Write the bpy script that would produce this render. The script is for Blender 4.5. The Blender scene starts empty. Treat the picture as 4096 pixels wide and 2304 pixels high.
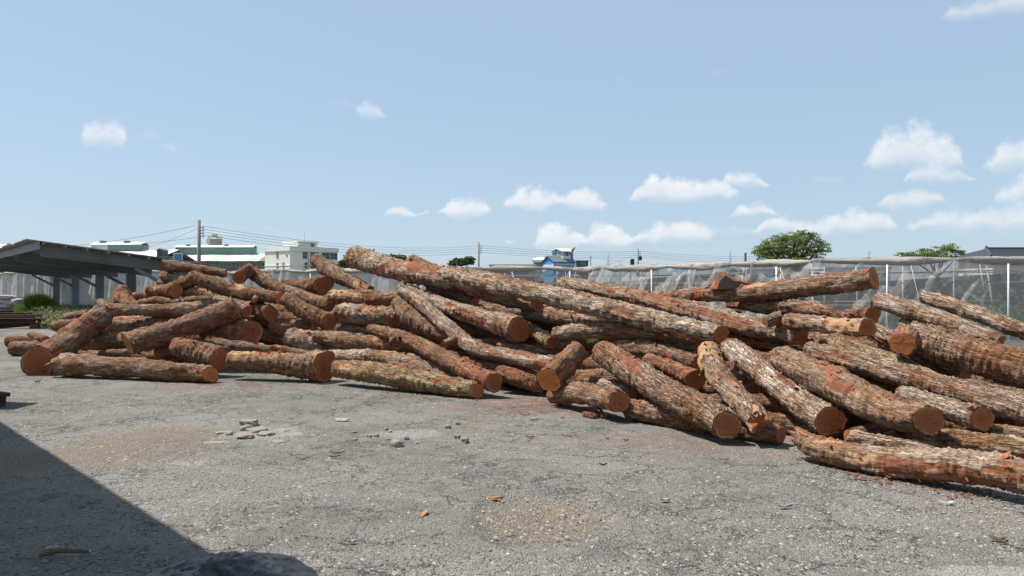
import bpy, math, random
import numpy as np
from mathutils import Vector, Matrix

scene = bpy.context.scene
COL = scene.collection
random.seed(7)
RNG = np.random.default_rng(11)

# ------------------------------------------------------------------ camera
F, HZ, CX, EYE = 3110.0, 1135.0, 2048.0, 1.6      # focal length / horizon row / centre column (photo pixels), eye height (m)
cam_d = bpy.data.cameras.new('camera')
cam = bpy.data.objects.new('camera', cam_d)
COL.objects.link(cam)
cam.location = (0, 0, EYE)
cam.rotation_euler = (math.radians(90), 0, 0)
cam_d.sensor_width = 36.0
cam_d.lens = 36.0 * F / 4096.0
cam_d.shift_y = -(1152.0 - HZ) / 4096.0
cam_d.clip_end = 9000
scene.camera = cam

# ------------------------------------------------------------------ sun and sky
SUN_EL, SUN_AZ = math.radians(59), math.radians(-78)       # azimuth from +Y towards +X: the sun stands to the left
sdir = Vector((math.sin(SUN_AZ) * math.cos(SUN_EL), math.cos(SUN_AZ) * math.cos(SUN_EL), math.sin(SUN_EL)))
sun_d = bpy.data.lights.new('sun', 'SUN')
sun_d.energy = 5.0
sun_d.angle = math.radians(0.53)
sun_d.color = (1.0, 0.955, 0.89)
sun = bpy.data.objects.new('sun', sun_d)
COL.objects.link(sun)
sun.rotation_mode = 'QUATERNION'
sun.rotation_quaternion = sdir.to_track_quat('Z', 'Y')

vs = scene.view_settings
vs.view_transform = 'Standard'
vs.look = 'None'
vs.exposure = 0.5
vs.gamma = 1.0
vs.use_curve_mapping = False

scene.render.engine = 'CYCLES'
scene.cycles.max_bounces = 6
scene.cycles.diffuse_bounces = 3
scene.cycles.transparent_max_bounces = 16
scene.cycles.use_denoising = True
scene.cycles.use_adaptive_sampling = True
scene.cycles.adaptive_threshold = .015

# clouds: (photo column, row of the base, half width, height, opacity) -> direction on the sky
CLOUDS = [                                          # last figure: which row of clouds it belongs to
 (850, 950, 130, 50, .4, 0), (1075, 918, 26, 20, .4, 0), (2045, 982, 34, 24, .7, 0), (2222, 988, 95, 92, 1.0, 0), (2428, 970, 106, 76, 1.0, 0),
 (2640, 962, 90, 66, .9, 0), (2760, 962, 100, 80, .9, 0), (2940, 952, 90, 46, .4, 0), (3170, 925, 150, 62, .8, 0), (3440, 920, 140, 82, .9, 0), (3850, 922, 230, 84, .7, 0), (4060, 925, 200, 110, .7, 0),
 (4600, 900, 300, 120, .8, 0), (-300, 930, 200, 50, .5, 0),
 (1605, 860, 50, 38, .8, 1), (1705, 854, 26, 28, .6, 1), (1862, 862, 96, 78, .95, 1), (2130, 828, 120, 78, .95, 1), (2330, 828, 100, 72, .95, 1), (2690, 795, 160, 92, 1.0, 1), (2830, 792, 120, 58, .85, 1),
 (3010, 862, 96, 50, .8, 3), (3640, 832, 135, 76, .75, 1), (4100, 800, 130, 110, .8, 1), (4500, 760, 160, 100, .7, 1),
 (410, 572, 105, 88, .75, 2), (590, 555, 45, 35, .35, 4), (685, 600, 48, 36, .4, 2), (1365, 432, 45, 30, .3, 2), (1485, 464, 52, 58, .55, 2), (2495, 310, 30, 16, .25, 2), (2975, 750, 84, 64, .75, 2),
 (3310, 735, 75, 44, .35, 2), (3530, 655, 80, 80, .6, 2), (3655, 662, 185, 160, .85, 2), (4060, 672, 110, 120, .8, 2),
 (640, 405, 60, 26, .14, 3), (2880, 290, 45, 40, .22, 4), (3740, 720, 130, 84, .65, 3), (3960, 62, 200, 95, .6, 4)]
SKY = .10

def build_world():
    w = bpy.data.worlds.new('World')
    scene.world = w
    w.use_nodes = True
    w.cycles.sampling_method = 'NONE'
    nt = w.node_tree
    N, Lk = nt.nodes, nt.links
    N.clear()
    def m(op, a, b=None, c=None, clamp=False):
        n = N.new('ShaderNodeMath'); n.operation = op; n.use_clamp = clamp
        for i, v in enumerate((a, b, c)):
            if v is None: continue
            if isinstance(v, (int, float)): n.inputs[i].default_value = v
            else: Lk.new(v, n.inputs[i])
        return n.outputs[0]
    sky = N.new('ShaderNodeTexSky')
    sky.sky_type = 'NISHITA'; sky.sun_disc = False
    sky.sun_elevation = SUN_EL; sky.sun_rotation = SUN_AZ
    sky.altitude = 10; sky.air_density = 1.0; sky.dust_density = .55; sky.ozone_density = 1.0
    tc = N.new('ShaderNodeTexCoord')
    sp = N.new('ShaderNodeSeparateXYZ'); Lk.new(tc.outputs['Generated'], sp.inputs[0])
    az = m('ARCTAN2', sp.outputs[0], sp.outputs[1])
    el = m('ARCSINE', sp.outputs[2])
    def noise(scale, detail, off):
        mp = N.new('ShaderNodeMapping'); Lk.new(tc.outputs['Generated'], mp.inputs[0])
        mp.inputs['Location'].default_value = off
        n = N.new('ShaderNodeTexNoise'); Lk.new(mp.outputs[0], n.inputs['Vector'])
        n.inputs['Scale'].default_value = scale; n.inputs['Detail'].default_value = detail; n.inputs['Roughness'].default_value = .56
        return n.outputs[0]
    n1 = noise(26, 4, (0, 0, 0)); n2 = noise(24, 5, (3.1, 1.7, 0)); n3 = noise(60, 4, (1.3, 5.2, 2))
    az = m('ADD', az, m('MULTIPLY', m('SUBTRACT', n1, .5), .022))
    el = m('ADD', el, m('MULTIPLY', m('SUBTRACT', n2, .5), .030))
    SPAN = 1.4                                         # the cloud rows repeat, mirrored, round the whole horizon
    tz = m('MULTIPLY', m('PINGPONG', m('ADD', az, SPAN / 2), SPAN), 1 / SPAN)
    cmb = N.new('ShaderNodeCombineColor')
    for k in range(3): Lk.new(tz, cmb.inputs[k])
    rows = [[], [], [], [], []]
    for c in CLOUDS: rows[c[5]].append(c)
    col_a, col_b = (.47, .525, .59, 1), (.70, .705, .71, 1)
    sk = N.new('ShaderNodeVectorMath'); sk.operation = 'MULTIPLY'
    Lk.new(sky.outputs[0], sk.inputs[0]); sk.inputs[1].default_value = (SKY, SKY, SKY)
    hz = N.new('ShaderNodeMix'); hz.data_type = 'RGBA'     # summer haze evens the sky out to a pale blue
    hz.inputs[0].default_value = .72; Lk.new(sk.outputs[0], hz.inputs[6]); hz.inputs[7].default_value = (.324, .435, .560, 1)
    cur = hz.outputs[2]
    for row in rows:
        ts = np.linspace(0, 1, 150); a_ = ts * SPAN - SPAN / 2
        hh = np.zeros(150); oo = np.zeros(150); bb = []
        for (x, y, a, h, op, _) in row:
            a0 = math.atan((x - CX) / F); cs = math.cos(a0); e0 = math.atan((HZ - y) / F * cs)
            g = 1 - ((a_ - a0) / (a / F * cs * cs * 1.03)) ** 2
            p = h / F * cs * 1.1 * np.sqrt(np.maximum(g, 0)); oo = np.where(p > hh, op, oo); hh = np.maximum(hh, p); bb.append((a0, e0))
        bb.sort(); bz = np.array(bb); be = bz[np.argmin(np.abs(a_[:, None] - bz[None, :, 0]), axis=1), 1]
        crv = N.new('ShaderNodeRGBCurve'); Lk.new(cmb.outputs[0], crv.inputs[1])
        for ch, arr, sc in ((0, be, .5), (1, hh, .1), (2, oo, 1.0)):
            c = crv.mapping.curves[ch]
            for k in range(150):
                v = float(np.clip(arr[k] / sc, 0, 1))
                if k in (0, 149):
                    pt = c.points[0 if k == 0 else len(c.points) - 1]; pt.location = (ts[k], v)
                else: pt = c.points.new(ts[k], v)
                pt.handle_type = 'VECTOR'
        crv.mapping.update()
        s3 = N.new('ShaderNodeSeparateColor'); Lk.new(crv.outputs[0], s3.inputs[0])
        h = m('ADD', m('MULTIPLY', s3.outputs[1], .1), .0004)
        v = m('SUBTRACT', el, m('MULTIPLY', s3.outputs[0], .5))
        rel = m('DIVIDE', v, h)
        top = m('MULTIPLY', m('SUBTRACT', m('ADD', 1.05, m('MULTIPLY', m('SUBTRACT', n3, .5), 1.1)), rel), 1.5, clamp=True)
        bot = m('MULTIPLY', m('ADD', rel, .30), 1.5, clamp=True)
        dn = m('MULTIPLY', m('MULTIPLY', top, bot), m('MULTIPLY', m('GREATER_THAN', s3.outputs[1], .012), s3.outputs[2]))
        mr = N.new('ShaderNodeMapRange'); mr.interpolation_type = 'SMOOTHSTEP'
        Lk.new(dn, mr.inputs[0]); mr.inputs[1].default_value = .02; mr.inputs[2].default_value = .85
        cc = N.new('ShaderNodeMix'); cc.data_type = 'RGBA'
        Lk.new(m('ADD', m('MULTIPLY', rel, .75), m('MULTIPLY', n3, .45), clamp=True), cc.inputs[0]); cc.inputs[6].default_value = col_a; cc.inputs[7].default_value = col_b
        mx = N.new('ShaderNodeMix'); mx.data_type = 'RGBA'
        Lk.new(m('MULTIPLY', mr.outputs[0], m('ADD', .35, m('MULTIPLY', s3.outputs[2], .6))), mx.inputs[0]); Lk.new(cur, mx.inputs[6]); Lk.new(cc.outputs[2], mx.inputs[7])
        cur = mx.outputs[2]
    bg = N.new('ShaderNodeBackground'); Lk.new(cur, bg.inputs[0]); bg.inputs[1].default_value = 1.0
    out = N.new('ShaderNodeOutputWorld'); Lk.new(bg.outputs[0], out.inputs[0])
build_world()

# ------------------------------------------------------------------ helpers
def at(x, y, Y):                      # photo pixel at depth Y -> world point
    return np.array(((x - CX) / F * Y, Y, EYE - (y - HZ) / F * Y))
def gy(y): return EYE * F / (y - HZ)  # depth of a ground row
def gp(x, y, z=0.0):
    Y = gy(y); return np.array(((x - CX) / F * Y, Y, z))

def vnoise(p):
    i = np.floor(p).astype(np.int64); f = p - i
    u = f * f * f * (f * (f * 6 - 15) + 10)
    def h(ix, iy, iz):
        n = (ix * 374761393 + iy * 668265263 + iz * 2147483647) & 0xffffffff
        n = ((n ^ (n >> 13)) * 1274126177) & 0xffffffff
        n = ((n ^ (n >> 16)) * 2246822519) & 0xffffffff
        return ((n ^ (n >> 15)) & 0xffffff) / float(0xffffff)
    r = 0
    for dx in (0, 1):
        for dy in (0, 1):
            for dz in (0, 1):
                wgt = (u[:, 0] if dx else 1 - u[:, 0]) * (u[:, 1] if dy else 1 - u[:, 1]) * (u[:, 2] if dz else 1 - u[:, 2])
                r = r + wgt * h(i[:, 0] + dx, i[:, 1] + dy, i[:, 2] + dz)
    return r                           # 0..1
def fbm(p, octs=4, rough=.5):
    a, s, t, r = 1.0, 1.0, 0.0, 0.0
    for _ in range(octs):
        r = r + a * vnoise(p * s + 17.3 * _); t += a; a *= rough; s *= 2.03
    return r / t
def sstep(a, b, x):
    t = np.clip((x - a) / (b - a), 0, 1); return t * t * (3 - 2 * t)

def mesh_obj(name, verts, faces, mat, parent=None, smooth=False, attrs=None):
    me = bpy.data.meshes.new(name)
    verts = np.asarray(verts, dtype=np.float32)
    if isinstance(faces, np.ndarray):
        k = faces.shape[1]
        me.vertices.add(len(verts)); me.vertices.foreach_set('co', verts.ravel())
        me.loops.add(faces.size); me.loops.foreach_set('vertex_index', faces.astype(np.int32).ravel())
        me.polygons.add(len(faces)); me.polygons.foreach_set('loop_start', np.arange(0, faces.size, k, dtype=np.int32))
        me.update(calc_edges=True)
    else:
        me.from_pydata(verts.tolist(), [], faces)
    if attrs:
        for k, v in attrs.items():
            v = np.asarray(v, dtype=np.float32)
            if v.ndim == 2:
                at_ = me.attributes.new(k, 'FLOAT_VECTOR', 'POINT'); at_.data.foreach_set('vector', v.ravel())
            else:
                at_ = me.attributes.new(k, 'FLOAT', 'POINT'); at_.data.foreach_set('value', v)
    if mat: me.materials.append(mat)
    if smooth: me.polygons.foreach_set('use_smooth', np.ones(len(me.polygons), dtype=bool))
    me.update()
    o = bpy.data.objects.new(name, me)
    COL.objects.link(o)
    if parent: o.parent = parent
    return o
def tag(o, label=None, cat=None, group=None, kind=None):
    if label: o['label'] = label
    if cat: o['category'] = cat
    if group: o['group'] = group
    if kind or cat: o['kind'] = kind or 'thing'
    return o
def empty(name, loc=(0, 0, 0), rz=0.0):
    o = bpy.data.objects.new(name, None); COL.objects.link(o)
    o.location = loc; o.rotation_euler = (0, 0, rz); o.empty_display_size = .2
    return o

class MB:                              # collects simple solids into one mesh
    def __init__(s): s.v, s.f = [], []
    def add(s, v, f):
        b = len(s.v); s.v += [tuple(map(float, p)) for p in v]; s.f += [tuple(b + i for i in q) for q in f]; return s
    def box(s, a, b):
        x0, y0, z0 = a; x1, y1, z1 = b
        return s.add([(x0,y0,z0),(x1,y0,z0),(x1,y1,z0),(x0,y1,z0),(x0,y0,z1),(x1,y0,z1),(x1,y1,z1),(x0,y1,z1)],
                     [(0,3,2,1),(4,5,6,7),(0,1,5,4),(1,2,6,5),(2,3,7,6),(3,0,4,7)])
    def bar(s, p, q, w, h, up=(0, 0, 1)):        # rectangular bar from p to q
        p, q = Vector(p), Vector(q); t = (q - p).normalized(); u = Vector(up)
        sd = t.cross(u).normalized() * (w / 2); up2 = sd.cross(t).normalized() * (h / 2)
        v = []
        for c in (p, q): v += [c - sd - up2, c + sd - up2, c + sd + up2, c - sd + up2]
        return s.add(v, [(0,3,2,1),(4,5,6,7),(0,1,5,4),(1,2,6,5),(2,3,7,6),(3,0,4,7)])
    def tube(s, pts, r, n=6, cap=True):
        pts = [Vector(p) for p in pts]; R = r if isinstance(r, (list, tuple)) else [r] * len(pts)
        b = len(s.v); t0 = (pts[1] - pts[0]).normalized()
        up = Vector((0, 0, 1)) if abs(t0.z) < .9 else Vector((1, 0, 0))
        for i, p in enumerate(pts):
            t = (pts[min(i + 1, len(pts) - 1)] - pts[max(i - 1, 0)]).normalized()
            a = t.cross(up).normalized(); c = a.cross(t)
            for k in range(n):
                th = 2 * math.pi * k / n
                s.v.append(tuple(p + (a * math.cos(th) + c * math.sin(th)) * R[i]))
        for i in range(len(pts) - 1):
            for k in range(n):
                k2 = (k + 1) % n
                s.f.append((b + i * n + k, b + i * n + k2, b + (i + 1) * n + k2, b + (i + 1) * n + k))
        if cap:
            s.f.append(tuple(b + k for k in range(n))[::-1]); e = b + (len(pts) - 1) * n
            s.f.append(tuple(e + k for k in range(n)))
        return s
    def prism(s, poly, d):                         # polygon (3D points) extruded by vector d
        n = len(poly); poly = [Vector(p) for p in poly]; d = Vector(d)
        b = len(s.v); s.v += [tuple(p) for p in poly] + [tuple(p + d) for p in poly]
        s.f.append(tuple(b + i for i in range(n))[::-1]); s.f.append(tuple(b + n + i for i in range(n)))
        for i in range(n):
            j = (i + 1) % n; s.f.append((b + i, b + j, b + n + j, b + n + i))
        return s
    def build(s, name, mat, parent=None, smooth=False): return mesh_obj(name, s.v, s.f, mat, parent, smooth)

# ------------------------------------------------------------------ materials
class NT:
    def __init__(s, name):
        s.m = bpy.data.materials.new(name); s.m.use_nodes = True
        s.nt = s.m.node_tree; s.N = s.nt.nodes; s.L = s.nt.links
        s.b = s.N['Principled BSDF']; s.out = s.N['Material Output']
    def put(s, sock, v):
        if isinstance(v, (int, float)): sock.default_value = v
        elif isinstance(v, tuple): sock.default_value = v if len(v) == len(sock.default_value) else (*v, 1.0)
        else: s.L.new(v, sock)
    def math(s, op, a, b=0.0, clamp=False):
        n = s.N.new('ShaderNodeMath'); n.operation = op; n.use_clamp = clamp
        s.put(n.inputs[0], a); s.put(n.inputs[1], b); return n.outputs[0]
    def vmul(s, v, k):
        n = s.N.new('ShaderNodeVectorMath'); n.operation = 'MULTIPLY'; s.put(n.inputs[0], v); s.put(n.inputs[1], k); return n.outputs[0]
    def vadd(s, v, k):
        n = s.N.new('ShaderNodeVectorMath'); n.operation = 'ADD'; s.put(n.inputs[0], v); s.put(n.inputs[1], k); return n.outputs[0]
    def mix(s, f, a, b, blend='MIX'):
        n = s.N.new('ShaderNodeMix'); n.data_type = 'RGBA'; n.blend_type = blend
        s.put(n.inputs[0], f); s.put(n.inputs[6], a); s.put(n.inputs[7], b); return n.outputs[2]
    def noise(s, vec, scale, detail=4, rough=.55, col=False):
        n = s.N.new('ShaderNodeTexNoise'); s.L.new(vec, n.inputs['Vector'])
        n.inputs['Scale'].default_value = scale; n.inputs['Detail'].default_value = detail; n.inputs['Roughness'].default_value = rough
        return n.outputs[1 if col else 0]
    def vor(s, vec, scale, feat='F1', out='Distance'):
        n = s.N.new('ShaderNodeTexVoronoi'); n.feature = feat; s.L.new(vec, n.inputs['Vector']); n.inputs['Scale'].default_value = scale
        return n.outputs[out]
    def ramp(s, f, stops):
        n = s.N.new('ShaderNodeValToRGB'); s.L.new(f, n.inputs[0]); e = n.color_ramp.elements
        while len(e) < len(stops): e.new(.5)
        for k, (p, c) in enumerate(stops): e[k].position = p; e[k].color = (*c, 1)
        return n.outputs[0]
    def mr(s, v, a, b, c=0.0, d=1.0, smooth=True):
        n = s.N.new('ShaderNodeMapRange'); n.interpolation_type = 'SMOOTHSTEP' if smooth else 'LINEAR'
        s.put(n.inputs[0], v); n.inputs[1].default_value = a; n.inputs[2].default_value = b; n.inputs[3].default_value = c; n.inputs[4].default_value = d
        return n.outputs[0]
    def attr(s, name, fac=True):
        n = s.N.new('ShaderNodeAttribute'); n.attribute_name = name; return n.outputs['Fac' if fac else 'Vector']
    def obj(s): return s.N.new('ShaderNodeTexCoord').outputs['Object']
    def pos(s): return s.N.new('ShaderNodeNewGeometry').outputs['Position']
    def rnd(s): return s.N.new('ShaderNodeObjectInfo').outputs['Random']
    def bump(s, h, dist, strength=1.0):
        n = s.N.new('ShaderNodeBump'); s.L.new(h, n.inputs['Height']); n.inputs['Distance'].default_value = dist
        n.inputs['Strength'].default_value = strength; s.L.new(n.outputs[0], s.b.inputs['Normal'])
    def fin(s, col, rough=.9, spec=.3, metal=0.0):
        s.put(s.b.inputs['Base Color'], col); s.put(s.b.inputs['Roughness'], rough)
        s.b.inputs['Specular IOR Level'].default_value = spec; s.b.inputs['Metallic'].default_value = metal
        return s.m

def mat_plain(name, c, var=.25, scale=3.0, rough=.8, bump=.0, spec=.3, metal=0.0, dirt=None, dirt_amt=.5):
    t = NT(name); p = t.pos()
    n = t.noise(p, scale, 6, .6)
    col = t.mix(n, tuple(x * (1 - var) for x in c), tuple(min(1, x * (1 + var)) for x in c))
    if dirt:
        d = t.mr(t.noise(p, scale * .45, 7, .65), .48, .72)
        col = t.mix(t.math('MULTIPLY', d, dirt_amt), col, dirt)
    if bump: t.bump(t.noise(p, scale * 6, 5, .6), bump, .6)
    return t.fin(col, rough, spec, metal)

def mat_bark():
    t = NT('bark'); lc = t.attr('lc', False); tone = t.attr('tone'); ol = t.attr('olive'); peel = t.attr('peel'); fine = t.attr('fine'); smo = t.attr('smooth')
    wv = t.noise(lc, 8, 3, .6, True)
    sc = t.N.new('ShaderNodeMix'); sc.data_type = 'VECTOR'; t.L.new(fine, sc.inputs[0])
    sc.inputs[4].default_value = (4.2, 24, 24); sc.inputs[5].default_value = (6, 44, 44)
    q = t.vmul(lc, sc.outputs[1])
    q = t.vadd(q, t.vmul(t.vadd(wv, (-.5, -.5, -.5)), (2.8, 2.2, 2.2)))
    e1 = t.vor(q, 1.0, 'DISTANCE_TO_EDGE'); pc = t.vor(q, 1.0, 'F1', 'Color')
    rdg = t.noise(t.vmul(lc, (7, 62, 62)), 1.0, 5, .66)                 # fibrous ridges along the trunk
    crack = t.math('MULTIPLY', t.mr(e1, -.06, .12), t.mr(rdg, .31, .50, .12, 1.0))
    crack = t.math('ADD', crack, t.math('MULTIPLY', t.math('SUBTRACT', 1.0, crack), t.math('MULTIPLY', smo, .60)))
    big = t.noise(lc, 2.0, 4, .6)
    tn = t.math('ADD', tone, t.math('MULTIPLY', t.math('SUBTRACT', big, .5), 1.4), True)
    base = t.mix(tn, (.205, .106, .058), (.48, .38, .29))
    base = t.mix(ol, base, (.37, .305, .165))
    hue = t.noise(t.vmul(lc, (.5, 1, 1)), 3.0, 5, .6)
    base = t.mix(t.mr(hue, .42, .64, 0, .85), base, (.245, .115, .054))
    base = t.mix(t.math('MULTIPLY', t.mr(t.noise(t.vmul(t.vadd(lc, (9, 4, 2)), (.45, 1, 1)), 5.0, 5, .62), .52, .70, 0, .62), tn), base, (.58, .485, .39))
    spc = t.N.new('ShaderNodeSeparateColor'); t.L.new(pc, spc.inputs[0])
    pv = t.math('ADD', .84, t.math('MULTIPLY', spc.outputs[0], .32))
    base = t.mix(1.0, base, t.math('MULTIPLY', pv, t.math('ADD', .34, t.math('MULTIPLY', rdg, 1.3))), 'MULTIPLY')
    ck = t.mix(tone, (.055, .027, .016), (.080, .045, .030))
    bark = t.mix(crack, ck, base)
    ps = t.mr(t.math('ADD', peel, t.math('MULTIPLY', t.math('SUBTRACT', t.noise(t.vmul(lc, (5, 18, 18)), 1.0, 6, .72), .5), 1.7)), .34, .68)
    st = t.noise(t.vmul(lc, (4, 30, 30)), 1.0, 6, .72)
    pcol = t.ramp(st, [(.30, (.120, .040, .024)), (.45, (.215, .080, .045)), (.58, (.31, .150, .088)), (.76, (.52, .34, .21))])
    kind = t.math('ADD', t.noise(t.vadd(lc, (2, 7, 5)), 1.7, 4, .6), t.attr('bare'))
    pcol = t.mix(t.mr(kind, .40, .55, .85, 0), pcol, t.mix(st, (.13, .042, .026), (.28, .115, .068)))   # damp red inner bark
    pcol = t.mix(t.mr(kind, .56, .68, 0, .8), pcol, t.mix(st, (.33, .19, .10), (.60, .40, .22)))       # bare tan wood
    col = t.mix(ps, bark, pcol)
    hgt = t.math('ADD', t.math('MULTIPLY', t.math('MULTIPLY', crack, t.math('ADD', .55, t.math('MULTIPLY', spc.outputs[1], .6))), t.math('SUBTRACT', 1.0, t.math('MULTIPLY', ps, .8))),
                 t.math('ADD', t.math('MULTIPLY', rdg, .55), t.math('MULTIPLY', t.math('MULTIPLY', st, ps), .6)))
    t.bump(hgt, .019, 1.0)
    return t.fin(col, .92, .15)

def mat_cut():
    t = NT('cut_wood'); c = t.attr('cap', False); g = t.attr('lit_tone'); p = t.pos()
    w = t.vadd(c, t.vmul(t.vadd(t.noise(c, 2.2, 3, .5, True), (-.5, -.5, -.5)), (.35, .35, .0)))
    ln = t.N.new('ShaderNodeVectorMath'); ln.operation = 'LENGTH'; t.L.new(t.vmul(w, (1, 1, 0)), ln.inputs[0]); rr = ln.outputs['Value']
    rings = t.math('SINE', t.math('MULTIPLY', rr, 46.0))
    base = t.mix(g, (.25, .070, .032), (.66, .225, .060))  # shaded cuts painted dark red, lit cuts painted orange
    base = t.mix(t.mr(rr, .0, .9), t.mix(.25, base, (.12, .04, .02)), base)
    base = t.mix(t.math('MULTIPLY', t.mr(rings, -1, 1), .22), base, (.13, .045, .025))
    saw = t.noise(t.vmul(c, (1.5, 14, 0)), 1.0, 5, .7)
    base = t.mix(t.mr(saw, .35, .75, 0, .45), base, t.mix(.5, base, (.52, .27, .13)))
    base = t.mix(t.mr(t.noise(c, 3.5, 6, .7), .52, .72, 0, .7), base, (.115, .042, .027))
    base = t.mix(t.math('MULTIPLY', t.mr(rr, .78, .86), t.math('MULTIPLY', t.mr(t.noise(c, 1.7, 3), .40, .62), .55)), base, (.52, .30, .15))
    an = t.N.new('ShaderNodeMath'); an.operation = 'ARCTAN2'; sx = t.N.new('ShaderNodeSeparateXYZ'); t.L.new(w, sx.inputs[0]); t.L.new(sx.outputs[1], an.inputs[0]); t.L.new(sx.outputs[0], an.inputs[1])
    cm = t.N.new('ShaderNodeCombineXYZ'); t.L.new(t.math('MULTIPLY', an.outputs[0], 2.6), cm.inputs[0]); t.L.new(t.math('MULTIPLY', rr, .9), cm.inputs[1]); sz = t.N.new('ShaderNodeSeparateXYZ'); t.L.new(c, sz.inputs[0]); t.L.new(sz.outputs[2], cm.inputs[2])
    chk = t.math('MULTIPLY', t.mr(t.vor(cm.outputs[0], 1.0, 'DISTANCE_TO_EDGE'), .05, .012), t.mr(t.noise(c, 1.3, 2), .5, .6))
    base = t.mix(t.math('MULTIPLY', chk, .8), base, (.045, .018, .012))
    base = t.mix(t.mr(t.noise(t.vadd(c, (4, 4, 0)), 1.4, 5, .7), .52, .68, 0, .35), base, (.20, .115, .08))
    base = t.mix(t.mr(t.math('ADD', rr, t.math('MULTIPLY', t.math('SUBTRACT', t.noise(c, 7, 4), .5), .10)), .92, .97), base, (.09, .042, .028))
    t.bump(t.math('ADD', saw, t.math('MULTIPLY', t.noise(p, 60, 4), .5)), .006, 1.0)
    return t.fin(base, .85, .2)

def mat_fibre():
    t = NT('torn_bark'); p = t.pos()
    n = t.noise(p, 14, 5, .7)
    col = t.ramp(n, [(.3, (.085, .026, .016)), (.48, (.21, .068, .034)), (.62, (.34, .13, .06)), (.78, (.50, .27, .13))])
    return t.fin(col, .9, .15)

def mat_ground():
    t = NT('asphalt'); p = t.pos(); d = t.attr('dirt'); cr = t.attr('rubble'); fld = t.attr('field')
    big = t.mr(t.noise(p, .42, 6, .62), .30, .70); mid = t.noise(p, 3.0, 6, .65); fine = t.noise(p, 34, 5, .75)
    col = t.mix(big, (.132, .122, .110), (.252, .231, .203))
    col = t.mix(t.mr(mid, .40, .68, 0, .7), col, (.262, .238, .204))
    st = t.vor(p, 62, 'F1', 'Color'); sd = t.vor(p, 62)
    ss = t.N.new('ShaderNodeSeparateColor'); t.L.new(st, ss.inputs[0])
    stone = t.mix(ss.outputs[0], (.105, .098, .090), (.35, .328, .298))
    col = t.mix(t.math('MULTIPLY', t.mr(sd, .62, .28), .45), col, stone)
    col = t.mix(t.mr(fine, .34, .54, .50, 0), col, (.072, .066, .060))
    wsp = t.vor(p, 19, 'F1', 'Color'); wd = t.vor(p, 19)
    ws = t.N.new('ShaderNodeSeparateColor'); t.L.new(wsp, ws.inputs[0])
    col = t.mix(t.math('MULTIPLY', t.mr(ws.outputs[1], .86, .90), t.mr(wd, .22, .12)), col, (.62, .60, .56))
    col = t.mix(t.math('MULTIPLY', t.mr(ws.outputs[2], .84, .9), t.mr(wd, .28, .16)), col, (.045, .043, .042))
    wq = t.vadd(p, t.vmul(t.noise(p, 1.6, 5, .7, True), (.9, .9, 0)))
    ck = t.vor(wq, 2.0, 'DISTANCE_TO_EDGE'); ck2 = t.vor(wq, 5.5, 'DISTANCE_TO_EDGE')
    ckm = t.math('MULTIPLY', t.mr(ck, .016, .004), t.mr(t.noise(p, .8, 3), .44, .56))
    ckm2 = t.math('MULTIPLY', t.mr(ck2, .03, .008), t.mr(t.noise(t.vadd(p, (5, 9, 0)), .7, 3), .50, .60))
    ckm = t.math('MULTIPLY', t.math('MAXIMUM', ckm, ckm2), t.math('SUBTRACT', 1.0, d))
    col = t.mix(t.math('MULTIPLY', ckm, .45), col, (.03, .028, .027))
    sand = t.mix(t.noise(p, 5, 6, .7), (.145, .116, .086), (.278, .230, .174))
    sand = t.mix(t.mr(fine, .35, .6, .35, 0), sand, (.10, .080, .062))
    dm = t.mr(t.math('ADD', d, t.math('MULTIPLY', t.math('SUBTRACT', t.noise(p, 3, 7, .72), .5), 1.3)), .22, .85)
    col = t.mix(t.math('MULTIPLY', dm, .92), col, sand)
    pale = t.mix(t.noise(p, 9, 6, .7), (.22, .20, .172), (.37, .342, .30))
    col = t.mix(t.math('MULTIPLY', t.mr(t.math('ADD', cr, t.math('MULTIPLY', t.math('SUBTRACT', t.noise(p, 8, 5, .7), .5), .8)), .35, .7), .85), col, pale)
    soil = t.mix(mid, (.09, .085, .04), (.20, .16, .10))
    col = t.mix(fld, col, soil)
    red = t.attr('chips')
    col = t.mix(t.math('MULTIPLY', red, t.mr(t.noise(p, 16, 6, .75), .44, .62)), col, (.235, .105, .055))
    h = t.math('ADD', t.math('MULTIPLY', fine, 1.0), t.math('SUBTRACT', t.math('MULTIPLY', t.mr(sd, .6, .1), .8), t.math('MULTIPLY', ckm, 2.5)))
    h = t.math('ADD', h, t.math('MULTIPLY', t.noise(p, 11, 5, .7), 1.4))
    t.bump(h, .012, 1.0)
    return t.fin(col, .93, .2)

def mat_net(name, c, alpha, streak=.3):
    t = NT(name); p = t.pos()
    n = t.noise(t.vmul(p, (1.1, 1.1, 2.6)), 1.6, 6, .65)
    col = t.mix(n, tuple(x * .72 for x in c), tuple(min(1, x * 1.12) for x in c))
    t.put(t.b.inputs['Base Color'], col); t.b.inputs['Roughness'].default_value = .95; t.b.inputs['Specular IOR Level'].default_value = .1
    col = t.mix(t.math('MULTIPLY', t.attr('fold'), .6), col, tuple(min(1, x * 1.6) for x in c)); t.put(t.b.inputs['Base Color'], col)
    tl = t.N.new('ShaderNodeBsdfTranslucent'); t.L.new(col, tl.inputs[0])
    ms = t.N.new('ShaderNodeMixShader'); ms.inputs[0].default_value = .35; t.L.new(t.b.outputs[0], ms.inputs[1]); t.L.new(tl.outputs[0], ms.inputs[2])
    tr = t.N.new('ShaderNodeBsdfTransparent')
    ff = t.attr('fold')
    a = t.math('ADD', t.math('ADD', alpha - streak / 2, t.math('MULTIPLY', t.noise(p, .9, 6, .7), streak)), t.math('MULTIPLY', ff, .55), True)
    m2 = t.N.new('ShaderNodeMixShader'); t.L.new(a, m2.inputs[0]); t.L.new(tr.outputs[0], m2.inputs[1]); t.L.new(ms.outputs[0], m2.inputs[2])
    t.L.new(m2.outputs[0], t.out.inputs[0])
    return t.m

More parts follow.
